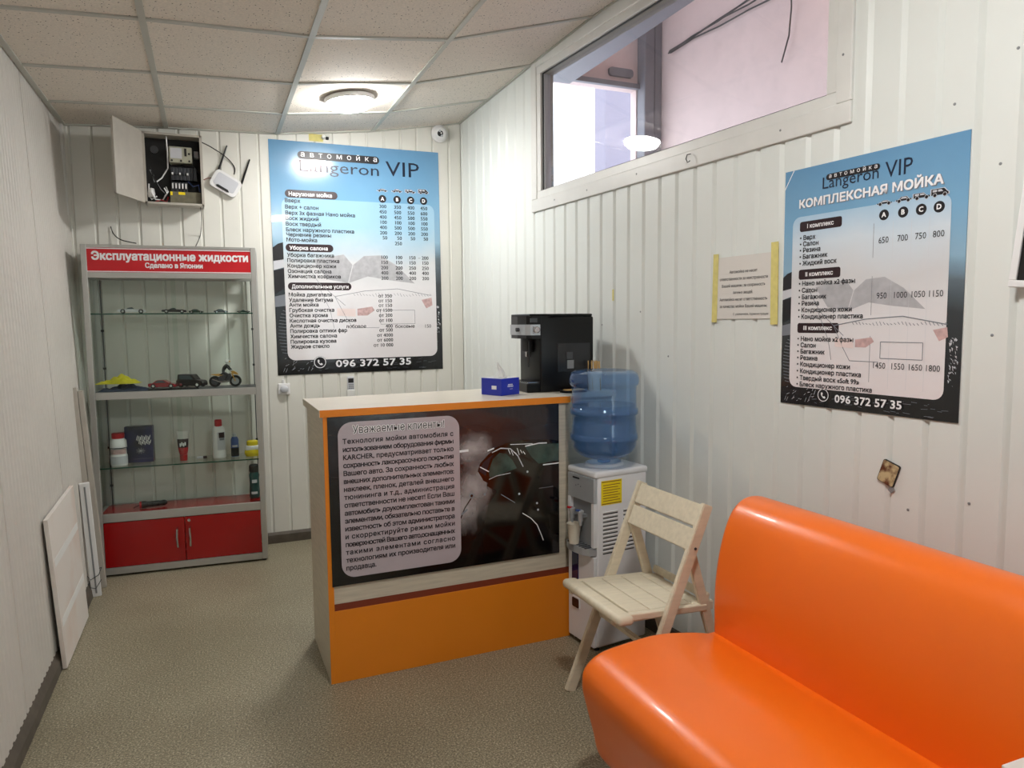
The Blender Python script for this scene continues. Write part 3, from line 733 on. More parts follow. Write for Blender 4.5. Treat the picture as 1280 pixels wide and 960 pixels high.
# --- framed black picture at the right edge
t = thing('framed_picture', 'white framed black picture at the right edge of the photo', 'picture', RW(3.650, 1.528, .022), (math.radians(-3), math.radians(4), RZ))
g = G(); g.bb(0, .42, -.012, .006, 0, .018, bev=.002); g.bb(0, .42, -.012, .006, .582, .6, bev=.002); g.bb(0, .018, -.012, .006, .018, .582, bev=.002); g.bb(.402, .42, -.012, .006, .018, .582, bev=.002)
g.build('frame', 'white', t); G().bb(.016, .404, -.006, .004, .016, .584).build('print', 'blackpanel', t)
for i, (s_, z_) in enumerate(((1.83, 1.585), (2.52, 1.52))):
    pass
tag(G().box(RW(1.835, 1.575, .002), (.0012, .012, .055), rot=(0, 0, TA)).build('tape_scrap', 'tape'), 'short yellow tape remnant on the wall left of the notice', 'tape')

# ================================================================== ELECTRICAL BOX, ROUTER, SMALL WALL ITEMS
t = thing('electrical_box', 'open grey metal fuse box with door swung left, high on back wall', 'fuse box', (-.315, D-.001, 2.165))
w, h, d = .315, .405, .135
g = G(); g.bb(0, .003, -d, 0, 0, h); g.bb(w-.003, w, -d, 0, 0, h); g.bb(0, w, -d, 0, 0, .003); g.bb(0, w, -d, 0, h-.003, h); 
g.bb(-.004, .012, -d-.003, -d, -.004, h+.004); g.bb(w-.010, w+.004, -d-.003, -d, -.004, h+.004); g.bb(0, w, -d-.003, -d, -.004, .008); g.bb(0, w, -d-.003, -d, h-.008, h+.004)
g.build('housing', 'boxgrey', t)
G().bb(.003, w-.003, -.006, -.001, .003, h-.003).build('inner_lining', 'blackm', t)
dd = G(); dd.bb(-.003, .003, 0, .31, .0, h+.004, bev=.002).bb(.003, .012, .004, .012, .004, h-.004).bb(.003, .012, .298, .306, .004, h-.004).bb(.003, .012, .004, .306, .004, .012).bb(.003, .012, .004, .306, h-.012, h-.004)
o = dd.build('box_door', 'boxgrey', t); o.location = (-.004, -d-.002, 0); o.rotation_euler = (0, 0, math.radians(180-22))
mt = G().bb(.135, .262, -.095, -.01, .250, .345, bev=.006).build('electricity_meter', 'meter', t)
G().bb(.143, .205, -.097, -.095, .275, .335).build('meter_label', 'inkl', mt)
G().bb(.220, .232, -.098, -.094, .290, .335).build('meter_window', 'blackm', mt)
for x, z in ((.15, .262), (.245, .262), (.20, .262), (.245, .305)): G().lathe([(.006, 0), (.006, .003), (0, .003)], (x, -.095, z), 10, rot=(PI/2, 0, 0)).build('meter_screw', 'blackm', mt)
G().bb(.270, .298, -.07, -.01, .29, .33, bev=.004).build('socket', 'greyp', t)
for i in range(7):
    b = G().bb(.140+i*.0205, .159+i*.0205, -.085, -.01, .150, .225, bev=.002).build('breaker', 'breaker', t)
    if i < 5: G().bb(.145+i*.0205, .154+i*.0205, -.097, -.085, .18, .192, bev=.001).build('toggle', 'white' if i in (0, 2, 4) else 'breaker', b)
for i in range(5):
    b = G().bb(.140+i*.018, .156+i*.018, -.08, -.01, .082, .140, bev=.002).build('breaker', 'breaker', t)
    G().bb(.144+i*.018, .152+i*.018, -.092, -.08, .10, .130, bev=.001).build('toggle', 'white', b)
o = G().bb(.132, .300, -.11, -.10, .006, .078, bev=.002).build('cover_plate', 'panelcover', t)
G().bb(.134, .146, -.1115, -.11, .055, .076).build('warning_sticker', 'yellow', o); G().bb(.178, .214, -.1115, -.11, .060, .076).build('warning_sticker', 'yellow', o)
random.seed(2)
for m_, pts in (('white', [(.125, .40), (.128, .30), (.125, .22), (.09, .16), (.06, .13)]), ('white', [(.03, .07), (.05, .03), (.09, .03), (.115, .07), (.10, .10)]), ('white', [(.02, .12), (.015, .06), (.03, .03), (.06, .05)]),
                 ('black', [(.03, .22), (.05, .15), (.08, .09), (.10, .07)]), ('white', [(.10, .05), (.12, .08), (.11, .11)]), ('redpl', [(.05, .02), (.08, .03), (.11, .02), (.12, .05)]), ('greyp', [(.03, .2), (.045, .17), (.05, .13)]), ('bluepl', [(.23, .15), (.26, .12), (.29, .13), (.295, .09)]), ('black', [(.2, .24), (.22, .236), (.27, .24), (.30, .2)])):
    g = G(); g.tube([(x, -.06-.03*random.random(), z) for x, z in pts], .0042, 6); g.build('wire', m_, t, smooth=True)
g = G(); g.lathe([(.018, 0), (.02, .02), (.016, .05), (0, .055)], (.03, -.06, .045), 12).build('wire_bundle', 'tissue', t, smooth=True)
g = G(); g.lathe([(.022, 0), (.022, .01), (0, .012)], (.055, -.03, .33), 16, rot=(PI/2, 0, 0)).build('dim_knob', 'dgrey', t, smooth=True)
# router
t = thing('wifi_router', 'white wireless router with two black antennas hung on the back wall', 'router', (.130, D-.02, 2.322), (0, math.radians(30), 0))
g = G(); g.prism(rrect(-.083, .083, -.056, .056, .022, 6), -.018, .014); g.build('body', 'white', t)
G().prism(rrect(-.066, .066, -.036, .042, .012, 5), -.0205, -.018).build('top_panel', 'inkl', t)
G().prism([(-.045, -.040), (-.035, -.030), (.03, -.030), (.042, -.040), (.03, -.045), (-.033, -.045)], -.0225, -.0195).build('status_window', 'blackm', t)
t2 = Euler((0, math.radians(-30), 0)).to_matrix()
for x in (-.073, .077):
    g = G(); a = Vector((x, .004, .05)); dv = t2 @ Vector((.055, 0, .155))
    g.tube([a, a+dv*.1, a+dv], [.0065, .007, .0042], 8).build('antenna', 'black', t, smooth=True)
def cable(name, label, pts, r=.003, m_='black', n=6):
    P = [Vector(p) for p in pts]; out = []
    for i in range(len(P)-1):
        p0, p1, p2, p3 = P[max(i-1, 0)], P[i], P[i+1], P[min(i+2, len(P)-1)]
        for k in range(6):
            u = k/6; out.append(.5*((2*p1)+(p2-p0)*u+(2*p0-5*p1+4*p2-p3)*u*u+(3*p1-p0-3*p2+p3)*u**3))
    out.append(P[-1])
    return tag(G().tube(out, r, n).build(name, m_, smooth=True), label, 'cable')
yb = D-.006
cable('router_cable', 'black cable looping from the fuse box top over to the router', [(.0055, yb-.09, 2.545), (.06, yb-.04, 2.53), (.14, yb-.01, 2.485), (.185, yb, 2.43), (.182, yb, 2.385)])
cable('network_wire', 'thin brown wires running from the fuse box side to the router', [(.0055, yb-.06, 2.33), (.02, yb-.02, 2.345), (.035, yb-.004, 2.352), (.048, yb, 2.356)], .0025, 'strip')
cable('hanging_wire', 'thin dark wire hanging from the fuse box down to the display case', [(-.02, D-.12, 2.156), (-.018, D-.10, 2.08), (-.03, yb, 2.0), (-.06, yb, 1.93)], .002)
cable('loose_wire', 'short black wire curling above the left of the display case', [(-.515, yb, 2.035), (-.50, yb-.01, 1.99), (-.46, yb-.03, 1.955), (-.38, yb-.06, 1.935)], .003)
# ceiling tie plate over the box
# thermostat
t = thing('wall_socket', 'small white wall socket with round plug left of the counter', 'socket', (.432, D-.001, 1.020))
G().bb(-.038, .038, -.016, 0, -.034, .042, bev=.006).build('plate', 'white', t)
G().lathe([(.025, 0), (.025, .012), (.018, .018), (0, .02)], (0, -.016, .004), 22, rot=(PI/2, 0, 0)).build('plug', 'inkl', t, smooth=True)
G().bb(-.01, .004, -.012, 0, .042, .066, bev=.002).build('cord_exit', 'white', t)
# air conditioner remote
t = thing('remote_control', 'small grey remote control in wall holder behind the counter', 'remote', (.865, D-.001, 1.02))
G().bb(-.028, .028, -.026, 0, -.11, -.02, bev=.004).build('holder', 'trim', t)
r_ = G().bb(-.023, .023, -.022, -.004, -.10, .070, bev=.006).build('body', 'inkl', t)
G().bb(-.018, .018, -.0235, -.021, .028, .058).build('screen', 'blackm', r_)
for i in range(3):
    for j in range(3): G().bb(-.015+j*.012, -.008+j*.012, -.0242, -.021, .012-i*.012, .018-i*.012).build('button', 'dgrey', r_)

# ================================================================== DISPLAY CASE
ya = math.radians(-4.47)
t = thing('display_case', 'tall aluminium and glass display case with red sign and red doors', 'display case', (-.643, 4.601, 0), ya)
w, d, h = .915, .262, 1.902
for x in (0, w-.030):
    for y in (0, d-.025): G().bb(x, x+.030, y, y+.025, .012, h, bev=.003).build('post', 'alu', t)
def rail(z0, z1, y0=.0, y1=.022, nm='rail'): G().bb(.030, w-.030, y0+.001, y1, z0, z1, bev=.002).build(nm, 'alu', t)
rail(1.884, 1.902); rail(1.716, 1.748); rail(1.029, 1.071); rail(.320, .368); rail(.012, .052)
for z0, z1 in ((1.884, 1.902), (1.716, 1.748), (1.029, 1.071), (.320, .368), (.012, .052)):
    for x in (.002, w-.022): G().bb(x, x+.02, .025, d-.025, z0, z1).build('side_rail', 'alu', t)
    G().bb(.030, w-.030, d-.022, d-.002, z0, z1).build('back_rail', 'alu', t)
G().bb(.02, w-.02, .02, d-.02, 1.896, 1.901).build('top_cover', 'alu', t)
sg = G().bb(.030, w-.030, .004, .012, 1.748, 1.884).build('sign_panel', 'signred', t)
g = G(); g.bb(.030, w-.030, .002, .004, 1.750, 1.755); g.bb(.030, w-.030, .002, .004, 1.877, 1.882); g.build('sign_border', 'inkw', sg)
sgs = Sheet(sg, w, 1.0, .0035)
sgs.text('Эксплуатационные жидкости', .5+.005, -1.818, .062, 'inkw', 1, width=(w-.10)/w, align='c', bold=.035)
sgs.text('Сделано в Японии', .5+.015, -1.776, .038, 'inkw', 1, width=.30/w, align='c', bold=.035)
# shelves
def glass_shelf(z):
    o = G().bb(.022, w-.022, .016, d-.02, z-.003, z+.003).build('glass_shelf', 'glass', t)
    g = G(); g.bb(.022, w-.022, .012, .016, z-.0035, z+.0035).build('shelf_edge', 'glassedge', o)
glass_shelf(1.515); glass_shelf(.632)
G().bb(.022, w-.022, .022, d-.02, 1.050, 1.071).build('middle_shelf', 'dgrey', t)
G().bb(.022, w-.022, .022, d-.02, .355, .368).build('red_floor_panel', 'red', t)
G().bb(.022, w-.022, .022, d-.02, .030, .045).build('bottom_board', 'dgrey', t)
for z0, z1 in ((1.071, 1.716), (.368, 1.029)):
    for x0, x1, y in ((.032, .470, .010), (.445, w-.032, .0155)):
        G().bb(x0, x1, y, y+.004, z0, z1).build('glass_door', 'glass', t)
    for x in (.006, w-.010): G().bb(x, x+.004, .026, d-.026, z0, z1).build('side_glass', 'glass', t)
    for x in (.040, w-.044):
        o = G().bb(x, x+.006, d-.045, d-.035, z0, z1).build('shelf_standard', 'dgrey', t)
        for zz in (z0+.12, (z0+z1)/2+.02): G().bb(x-.004, x+.012, d-.056, d-.045, zz, zz+.012).build('shelf_peg', 'blackm', o)
for i, (x0, x1, hx) in enumerate(((.032, .456, .418), (.460, w-.032, .486))):
    dr_ = G().bb(x0, x1, .002, .018, .055, .317, bev=.001).build('red_door', 'red', t)
    G().tube([(hx, 0, .255), (hx, -.018, .25), (hx+(.002 if i else -.002), -.026, .20), (hx, -.018, .145), (hx, 0, .14)], .0065, 8).build('handle', 'chrome', dr_, smooth=True)
    if i: G().lathe([(.009, 0), (.009, .005), (0, .006)], (.482, .002, .295), 12, rot=(PI/2, 0, 0)).build('lock', 'chrome', dr_, smooth=True)
for x in (.02, w-.02):
    for y in (.02, d-.03): G().lathe([(.012, 0), (.012, .013)], (x, y, 0), 10).build('foot', 'blackm', t)
G().bb(.0005, .004, .03, d-.03, .055, .318).build('side_panel', 'ash', t); G().bb(w-.004, w-.0005, .03, d-.03, .055, .318).build('side_panel', 'ash', t)
# toys
def toy_car(label, loc, L, body, rz=0, kind='sedan', group='toy vehicles in the display case'):
    t = thing('toy_car', label, 'toy car', loc, rz, group)
    h_ = {'low': .24, 'sedan': .30, 'suv': .46}[kind]*L; wd = .40*L; r = (.085 if kind != 'suv' else .10)*L
    b0 = r*.55
    if kind == 'suv':
        body_p = [(-.49, b0/L), (-.5, .22), (-.49, .27), (.24, .27), (.44, .245), (.5, .18), (.5, b0/L)]
        cab = [(-.47, .26), (-.44, h_/L), (.10, h_/L), (.26, .26)]
    elif kind == 'low':
        body_p = [(-.5, b0/L+.02), (-.5, .15), (-.25, .165), (.1, .165), (.4, .15), (.5, .12), (.5, b0/L)]
        cab = [(-.22, .16), (-.12, .22), (.02, h_/L), (.10, .16)]
    else:
        body_p = [(-.49, b0/L), (-.5, .18), (-.3, .20), (.15, .20), (.40, .165), (.5, .12), (.5, b0/L)]
        cab = [(-.36, .19), (-.20, h_/L), (.06, h_/L), (.24, .19)]
    def pr(pts, hw, bev):
        tb = G(); tb.prism([(a*L, b*L) for a, b in pts], -hw, hw)
        bmesh.ops.bevel(tb.bm, geom=tb.bm.edges[:], offset=bev, segments=2, affect='EDGES'); return tb
    pr(body_p, wd/2, .02*L).build('body', body, t, smooth=True)
    c_ = pr(cab, wd/2*.86, .012*L).build('cabin', body if kind != 'low' else 'toyglass', t, smooth=True)
    if kind != 'low':
        def inner(pts, f): 
            cx = sum(p[0] for p in pts)/len(pts); cz = sum(p[1] for p in pts)/len(pts)
            return [((cx+(p[0]-cx)*f)*L, (cz+(p[1]-cz)*f)*L) for p in pts]
        G().prism(inner(cab, .72), -wd/2*.875, wd/2*.875).build('side_windows', 'toyglass', c_)
    for x in (-.31, .31):
        for y in (-1, 1):
            wv = G().lathe([(0, -.02*L), (r, -.02*L), (r, .02*L), (0, .02*L)], (x*L, y*wd*.46, r), 16, rot=(PI/2, 0, 0)).build('wheel', 'rubber', t, smooth=True)
            G().lathe([(r*.55, -.023*L), (r*.55, .023*L)], (x*L, y*wd*.46, r), 10, rot=(PI/2, 0, 0)).build('hubcap', 'chrome', wv, smooth=True)
    for y in (-.3, .3): G().lathe([(.03*L, 0), (0, .012*L)], (.492*L, y*wd, .145*L if kind != 'suv' else .2*L), 10, rot=(0, PI/2, 0)).build('headlight', 'chrome', t, smooth=True)
    return t
zs = 1.5185
toy_car('long low white toy convertible at the left of the upper glass shelf', (-.413, 4.70, zs), .150, 'carwhite', math.radians(4), 'low')
toy_car('longer black toy car in the middle of the upper glass shelf', (-.190, 4.69, zs), .135, 'black', math.radians(2), 'low')
toy_car('small dark toy car just right of the longer black one', (-.070, 4.69, zs), .080, 'cargreen', math.radians(-8), 'sedan')
toy_car('small grey toy car, second from the right on the upper glass shelf', (.066, 4.68, zs), .080, 'cargrey', math.radians(5), 'sedan')
toy_car('small dark green toy car at the right end of the upper glass shelf', (.195, 4.66, zs), .076, 'cargreen', math.radians(-5), 'low')
tag(G().bb(-.345, -.075, 4.60, 4.74, 1.0715, 1.079, bev=.002).build('toy_tray', 'black'), 'flat black tray under the red toy car on the middle shelf', 'tray')
toy_car('dark red toy sedan on the black tray beside the yellow cloth', (-.265, 4.665, 1.0795), .158, 'carred', math.radians(-14), 'sedan')
o = toy_car('black toy van between the red toy car and the toy motorcycle', (-.112, 4.655, 1.0795), .165, 'black', math.radians(-30), 'suv')
# motorcycle with rider
t = thing('toy_motorcycle', 'toy motorcycle in black and gold with seated rider on middle shelf', 'toy motorcycle', (.077, 4.665, 1.0715), math.radians(-10))
for x, r in ((-.062, .034), (.055, .035)):
    o = G().lathe([(r*.62, -.007), (r*.9, -.009), (r, -.004), (r, .004), (r*.9, .009), (r*.62, .007), (r*.62, -.007)], (x, 0, r), 24, rot=(PI/2, 0, 0)).build('wheel', 'rubber', t, smooth=True)
    G().lathe([(r*.62, -.003), (r*.62, .003)], (x, 0, r), 20, rot=(PI/2, 0, 0)).build('wheel_disc', 'dgrey' if x < 0 else 'silver', o)
G().tube([(.055, .008, .035), (.035, .008, .085)], .003, 6).build('fork', 'gold', t); G().tube([(.055, -.008, .035), (.035, -.008, .085)], .003, 6).build('fork', 'gold', t)
g = G(); g.prism([(.075, .072), (.045, .078), (.030, .092), (.045, .098), (.065, .086)], -.008, .008).build('front_fairing', 'gold', t)
g = G(); g.prism([(-.09, .078), (-.04, .066), (-.01, .070), (-.03, .080)], -.008, .008).build('tail_fender', 'gold', t)
g = G(); g.prism([(-.035, .03), (-.045, .060), (-.01, .075), (.028, .082), (.034, .066), (.015, .028)], -.012, .012); g.build('engine_block', 'dgrey', t)
G().tube([(.02, -.016, .035), (-.03, -.018, .03), (-.075, -.018, .048)], .005, 8).build('exhaust', 'chrome', t, smooth=True)
G().tube([(.034, -.028, .098), (.036, 0, .092), (.034, .028, .098)], .003, 6).build('handlebar', 'chrome', t)
g = G(); g.prism([(-.04, .07), (-.02, .085), (.0, .088), (.006, .078)], -.01, .01); g.build('saddle', 'blackm', t)
# rider: one skinned body
me = bpy.data.meshes.new('rider'); vs = [(-.022, 0, .088), (-.012, 0, .108), (.002, 0, .128), (.008, 0, .140), (.014, .018, .124), (.022, .026, .110), (.033, .026, .102), (.014, -.018, .124), (.022, -.026, .110), (.033, -.026, .102),
      (-.012, .012, .086), (.014, .017, .072), (.0, .017, .045), (.010, .017, .040), (-.012, -.012, .086), (.014, -.017, .072), (.0, -.017, .045), (.010, -.017, .040)]
es = [(0, 1), (1, 2), (2, 3), (2, 4), (4, 5), (5, 6), (2, 7), (7, 8), (8, 9), (0, 10), (10, 11), (11, 12), (12, 13), (0, 14), (14, 15), (15, 16), (16, 17)]
me.from_pydata(vs, es, []); o = bpy.data.objects.new('rider', me); C.objects.link(o); o.parent = t; me.materials.append(M['blackm'])
sm = o.modifiers.new('skin', 'SKIN'); o.modifiers.new('sub', 'SUBSURF').levels = 1
for i, v in enumerate(me.skin_vertices[0].data):
    r = [.012, .012, .013, .006, .007, .005, .004, .007, .005, .004, .008, .0065, .005, .004, .008, .0065, .005, .004][i]; v.radius = (r, r); v.use_root = (i == 0)
G().lathe([(0, -.014), (.010, -.011), (.0145, 0), (.011, .010), (0, .015)], (.013, 0, .153), 16).build('helmet', 'white', o, smooth=True)
G().prism([(.022, .148), (.030, .152), (.028, .158), (.022, .160)], -.009, .009).build('visor', 'gold', o)
# cloths
def cloth(name, label, cx, cy, z, sx, sy, h_, m_, seed, n=26, rz=0, peak=None):
    random.seed(seed); g = G(); vs = []; ph = [random.random()*6 for _ in range(8)]
    for layer in (0, 1):
        for j in range(n):
            for i in range(n):
                u = i/(n-1)*2-1; v = j/(n-1)*2-1
                e = max(0, 1-abs(u)**4)*max(0, 1-abs(v)**4)
                zz = h_*e*(.55+.22*math.sin(5*u+ph[0]+2*v)+.18*math.sin(9*v+ph[1]+3*u)+.12*math.sin(14*u-5*v+ph[2]))
                if peak: zz += peak[2]*math.exp(-((u-peak[0])**2+(v-peak[1])**2)*9)
                x = sx*u*(1+.10*math.sin(3*v+ph[3])); y = sy*v*(1+.10*math.sin(4*u+ph[4]))
                c_, s_ = math.cos(rz), math.sin(rz)
                vs.append((x*c_-y*s_, x*s_+y*c_, max(zz, .002) if layer else 0))
    N_ = n*n; fs = []
    for j in range(n-1):
        for i in range(n-1):
            a = j*n+i; fs += [(N_+a, N_+a+1, N_+a+n+1, N_+a+n), (a+n, a+n+1, a+1, a)]
    for i in range(n-1):
        for a, b in ((i, i+1), ((n-1)*n+i+1, (n-1)*n+i), ((i+1)*n, i*n), (i*n+n-1, (i+1)*n+n-1)): fs.append((a, b, N_+b, N_+a))
    o = g.add(vs, fs).build(name, m_, smooth=True); o.location = (cx, cy, z); o.data.polygons.foreach_set('use_smooth', [True]*len(o.data.polygons))
    return tag(o, label, 'cloth')
cloth('folded_cloth', 'folded dark blue cloth lying under the crumpled yellow cloth', -.465, 4.69, 1.0715, .125, .062, .042, 'navycloth', 3, rz=-.08)
cloth('yellow_cloth', 'crumpled bright yellow cloth at the left of the middle shelf', -.50, 4.68, 1.1145, .108, .05, .040, 'yelcloth', 8, peak=(.35, .3, .028), rz=-.05)
# shelf goods
def bottle(name, label, cat, loc, prof, m_, cap=None, capm='redpl', bands=(), n=24, sx=1, sy=1, rz=0):
    t = thing(name, label, cat, loc, rz, 'bottles in the display case')
    G().lathe(prof, (0, 0, 0), n, sx=sx, sy=sy).build('body', m_, t, smooth=True)
    if cap: G().lathe(cap, (0, 0, 0), n).build('cap', capm, t, smooth=True)
    for z0, z1, r, mm, a0, a1 in bands:
        g = G(); k = 12; vs = []
        for i in range(k+1):
            a = math.radians(a0+(a1-a0)*i/k); vs += [(r*sx*math.cos(a), r*sy*math.sin(a), z0), (r*sx*math.cos(a), r*sy*math.sin(a), z1)]
        g.add(vs, [(2*i, 2*i+2, 2*i+3, 2*i+1) for i in range(k)]).build('label', mm, t, fix=False)
    return t
zz = .6355
bottle('polish_jar', 'white plastic bottle with red cap in front of the dark blue carton', 'bottle', (-.520, 4.68, zz), [(.042, 0), (.045, .01), (.045, .06), (.041, .065), (.041, .10), (.045, .105), (.043, .145), (.030, .160), (0, .161)], 'white',
       [(.032, .160), (.034, .165), (.034, .188), (.028, .192), (0, .192)], 'redpl', [(.012, .058, .0455, 'inkl', 180, 360), (.070, .098, .0415, 'inkr', 200, 340), (.103, .108, .0458, 'inkn', 180, 360)])
t = thing('shampoo_carton', 'tall dark blue printed carton behind the red capped bottle', 'carton', (-.415, 4.755, zz), math.radians(-6))
G().bb(-.075, .075, -.028, .028, 0, .215, bev=.001).build('carton_body', mat('dark_blue_carton_print', lin(54, 56, 104), .35, col2=lin(28, 32, 44), vscale=6, thr=(.4, .6)), t)
sh = Sheet(t, .15, .215, -.0284)
random.seed(12)
def shifted(u, v): return (u-.5, v-1)
for k in range(10):
    u = .42+.05*k; v = .30+.02*(k % 3); sh.line([shifted(u, v+.08), shifted(u+.05, v-.05)], .004, 'inkw', 2)
    sh.line([shifted(.5+.045*k, v+.18), shifted(.53+.045*k, v+.08)], .004, 'inkw', 2)
for k in range(9):
    a = 2*PI*k/9; sh.line([shifted(.55, .68), shifted(.55+.16*math.cos(a), .68+.09*math.sin(a))], .002, 'inkl', 2)
for k in range(12): sh.line([shifted(.3+.055*k, .90), shifted(.33+.055*k, .90)], .004, 'inkg', 2)
sh.done({'inkw': 'white_print', 'inkl': 'white_star_print', 'inkg': 'grey_print'})
# tube standing on its cap
t = thing('polish_tube', 'red and black tube standing on its cap in the middle of lower shelf', 'tube', (-.178, 4.68, zz))
G().lathe([(.020, 0), (.021, .003), (.022, .034), (.018, .036)], (0, 0, 0), 20).build('cap', 'redpl', t, smooth=True)
g = G(); secs = [(.020, .020, .036), (.026, .024, .06), (.030, .020, .10), (.033, .010, .15), (.035, .002, .178)]; vs = []; n = 20
for a, b, z in secs:
    for k in range(n): vs.append((a*math.cos(2*PI*k/n), b*math.sin(2*PI*k/n), z))
fs = [(i*n+k, i*n+(k+1) % n, (i+1)*n+(k+1) % n, (i+1)*n+k) for i in range(4) for k in range(n)]+[tuple(range(80, 100))]
g.add(vs, fs).build('tube_body', mat('tube_print', lin(212, 208, 204), .3), t, smooth=True)
g = G(); vs = []
for a, b, z in ((.0262, .0242, .06), (.0303, .0203, .10), (.0322, .0136, .132)):
    for k in range(11, 20): vs.append((a*math.cos(2*PI*k/20)*1.02, b*math.sin(2*PI*k/20)*1.03-.0008, z))
g.add(vs, [(i*9+k, i*9+k+1, (i+1)*9+k+1, (i+1)*9+k) for i in range(2) for k in range(8)]).build('dark_label', 'inkm', t, fix=False)
g = G(); vs = []
for a, b, z in ((.0205, .0205, .037), (.0262, .0242, .06), (.0285, .0225, .08)):
    for k in range(11, 20): vs.append((a*math.cos(2*PI*k/20)*1.04, b*math.sin(2*PI*k/20)*1.04-.0012, z))
g.add(vs, [(i*9+k, i*9+k+1, (i+1)*9+k+1, (i+1)*9+k) for i in range(2) for k in range(8)]).build('red_label', 'redpl', t, fix=False)
g = G()
for k in range(4): g.bb(-.018+k*.009, -.011+k*.009, -.0275, -.024, .088+.006*(k % 2), .108+.006*(k % 2))
g.build('white_print', 'inkw', t)
t = thing('small_vial', 'tiny clear vial with dark cap lying beside the white bottle', 'vial', (-.080, 4.68, zz+.009), math.radians(8))
G().tube([(-.028, 0, 0), (-.026, 0, 0), (.008, 0, 0)], [.006, .009, .009], 12).build('vial_body', 'inkl', t, smooth=True)
G().tube([(.008, 0, 0), (.030, 0, 0)], .0088, 12).build('cap', 'inkm', t, smooth=True)
bottle('shampoo_bottle', 'tall white bottle with dark red cap on the lower glass shelf', 'bottle', (.022, 4.68, zz), [(.036, 0), (.038, .006), (.038, .036), (.036, .040), (.036, .17), (.032, .186), (.022, .196), (0, .197)], 'white',
       [(.020, .195), (.022, .198), (.021, .232), (.017, .236), (0, .236)], 'redpl', [(.05, .16, .0365, 'inkl', 255, 345), (.125, .158, .0368, 'inkm', 270, 330), (.11, .124, .0368, 'inkg', 275, 325)], sx=1.0, sy=.8)
bottle('spray_can', 'small dark blue bottle with black base on the lower glass shelf', 'bottle', (.112, 4.69, zz), [(.022, 0), (.023, .004), (.023, .105), (.016, .122), (0, .123)], 'bluepl',
       [(.011, .121), (.012, .138), (.009, .142), (0, .142)], 'silver', [(.004, .055, .0234, 'inkk', 180, 360), (.06, .072, .0234, 'inkl', 230, 310)])
t = thing('yellow_sponge_pack', 'yellow and white rounded plastic pack at the right of lower shelf', 'container', (.213, 4.655, zz))
G().lathe([(.040, 0), (.047, .012), (.048, .028), (.044, .042)], (0, 0, 0), 20, sy=.7).build('base', 'yelpl', t, smooth=True)
G().bb(-.043, .043, -.030, .030, .040, .066, bev=.006).build('white_band', 'white', t, smooth=True)
G().lathe([(.030, .065), (.034, .072), (.033, .092), (.026, .097), (0, .098)], (0, 0, 0), 20, sy=.7).build('lid', 'yelpl', t, smooth=True)
bottle('spray_flask', 'dark teal flask with black cap on the red floor of the case', 'flask', (.215, 4.66, .3685), [(.026, 0), (.030, .008), (.031, .05), (.028, .09), (.030, .15), (.024, .165), (0, .166)], 'teal',
       [(.026, .165), (.028, .170), (.028, .205), (.022, .212), (0, .212)], 'blackm', [(.10, .12, .0302, 'inkl', 240, 300), (.03, .045, .0315, 'inkl', 230, 300)])
t = thing('torch', 'dark red and black torch lying on the red case floor', 'torch', (-.365, 4.67, .3685+.0225), math.radians(4))
G().tube([(-.055, 0, 0), (-.03, 0, 0), (-.02, 0, 0), (.075, 0, 0), (.085, 0, 0)], [.021, .021, .016, .015, .010], 16).build('barrel', 'blackm', t, smooth=True)
G().tube([(-.062, 0, 0), (-.052, 0, 0)], .0215, 16).build('head_ring', 'redpl', t, smooth=True)
for x in (-.03, .0, .03, .06): G().tube([(x, 0, 0), (x+.012, 0, 0)], .0168, 16).build('grip_ring', 'rubber', t)
G().tube([(-.095, -.01, -.012), (-.08, -.006, -.006), (-.062, 0, 0)], .003, 6).build('wrist_loop', 'blackm', t)

# leaning board and trunking on the left
t = thing('leaning_board', 'thin white square board leaning against the left wall on the floor', 'board', (-.618, 3.41, .006), Euler((-.050, 0, PI/2)))
b = G(); b.prism([(0, 0), (.585, 0), (.600, .665), (-.012, .648)], 0, .016); b.build('panel', 'board', t)
for z in (.20, .46): G().box((.30, -.0006, z), (.56, .001, .035), rot=(0, -.03, 0)).build('tape_band', 'tissue', t)
G().bb(.10, .16, .017, .022, .3, .36).build('bracket', 'greyp', t); G().bb(.10, .16, .017, .022, .1, .14).build('bracket', 'greyp', t)
t = thing('cable_trunking', 'short white length of cable trunking standing in the left corner', 'trunking', (-.622, 4.305, 0), Euler((math.radians(-1.5), math.radians(-2.5), math.radians(8))))
G().bb(-.024, .024, -.016, .016, 0, .62, bev=.004).build('trunk', 'white', t); G().bb(-.004, .004, -.018, -.016, .02, .60).build('lid_seam', 'greyp', t)
g = G(); g.tube([(-.035, 0, .12), (-.02, -.026, .10), (.02, -.027, .12), (.036, 0, .15), (.02, .02, .14), (-.02, .02, .10), (-.034, -.02, .06), (0, -.03, .05), (.03, -.02, .09)], .002, 6).build('tie_wire', 'dgrey', t, smooth=True)
t = thing('long_trunking', 'tall grey trunking strips standing behind the short white trunking', 'trunking', (-.618, 4.44, 0), Euler((math.radians(-1), math.radians(-3.0), 0)))
G().bb(-.030, .0, -.02, .02, 0, 1.12, bev=.003).build('strip', 'boxgrey', t); G().bb(.002, .028, -.018, .018, 0, 1.10, bev=.003).build('strip', 'boxgrey', t)

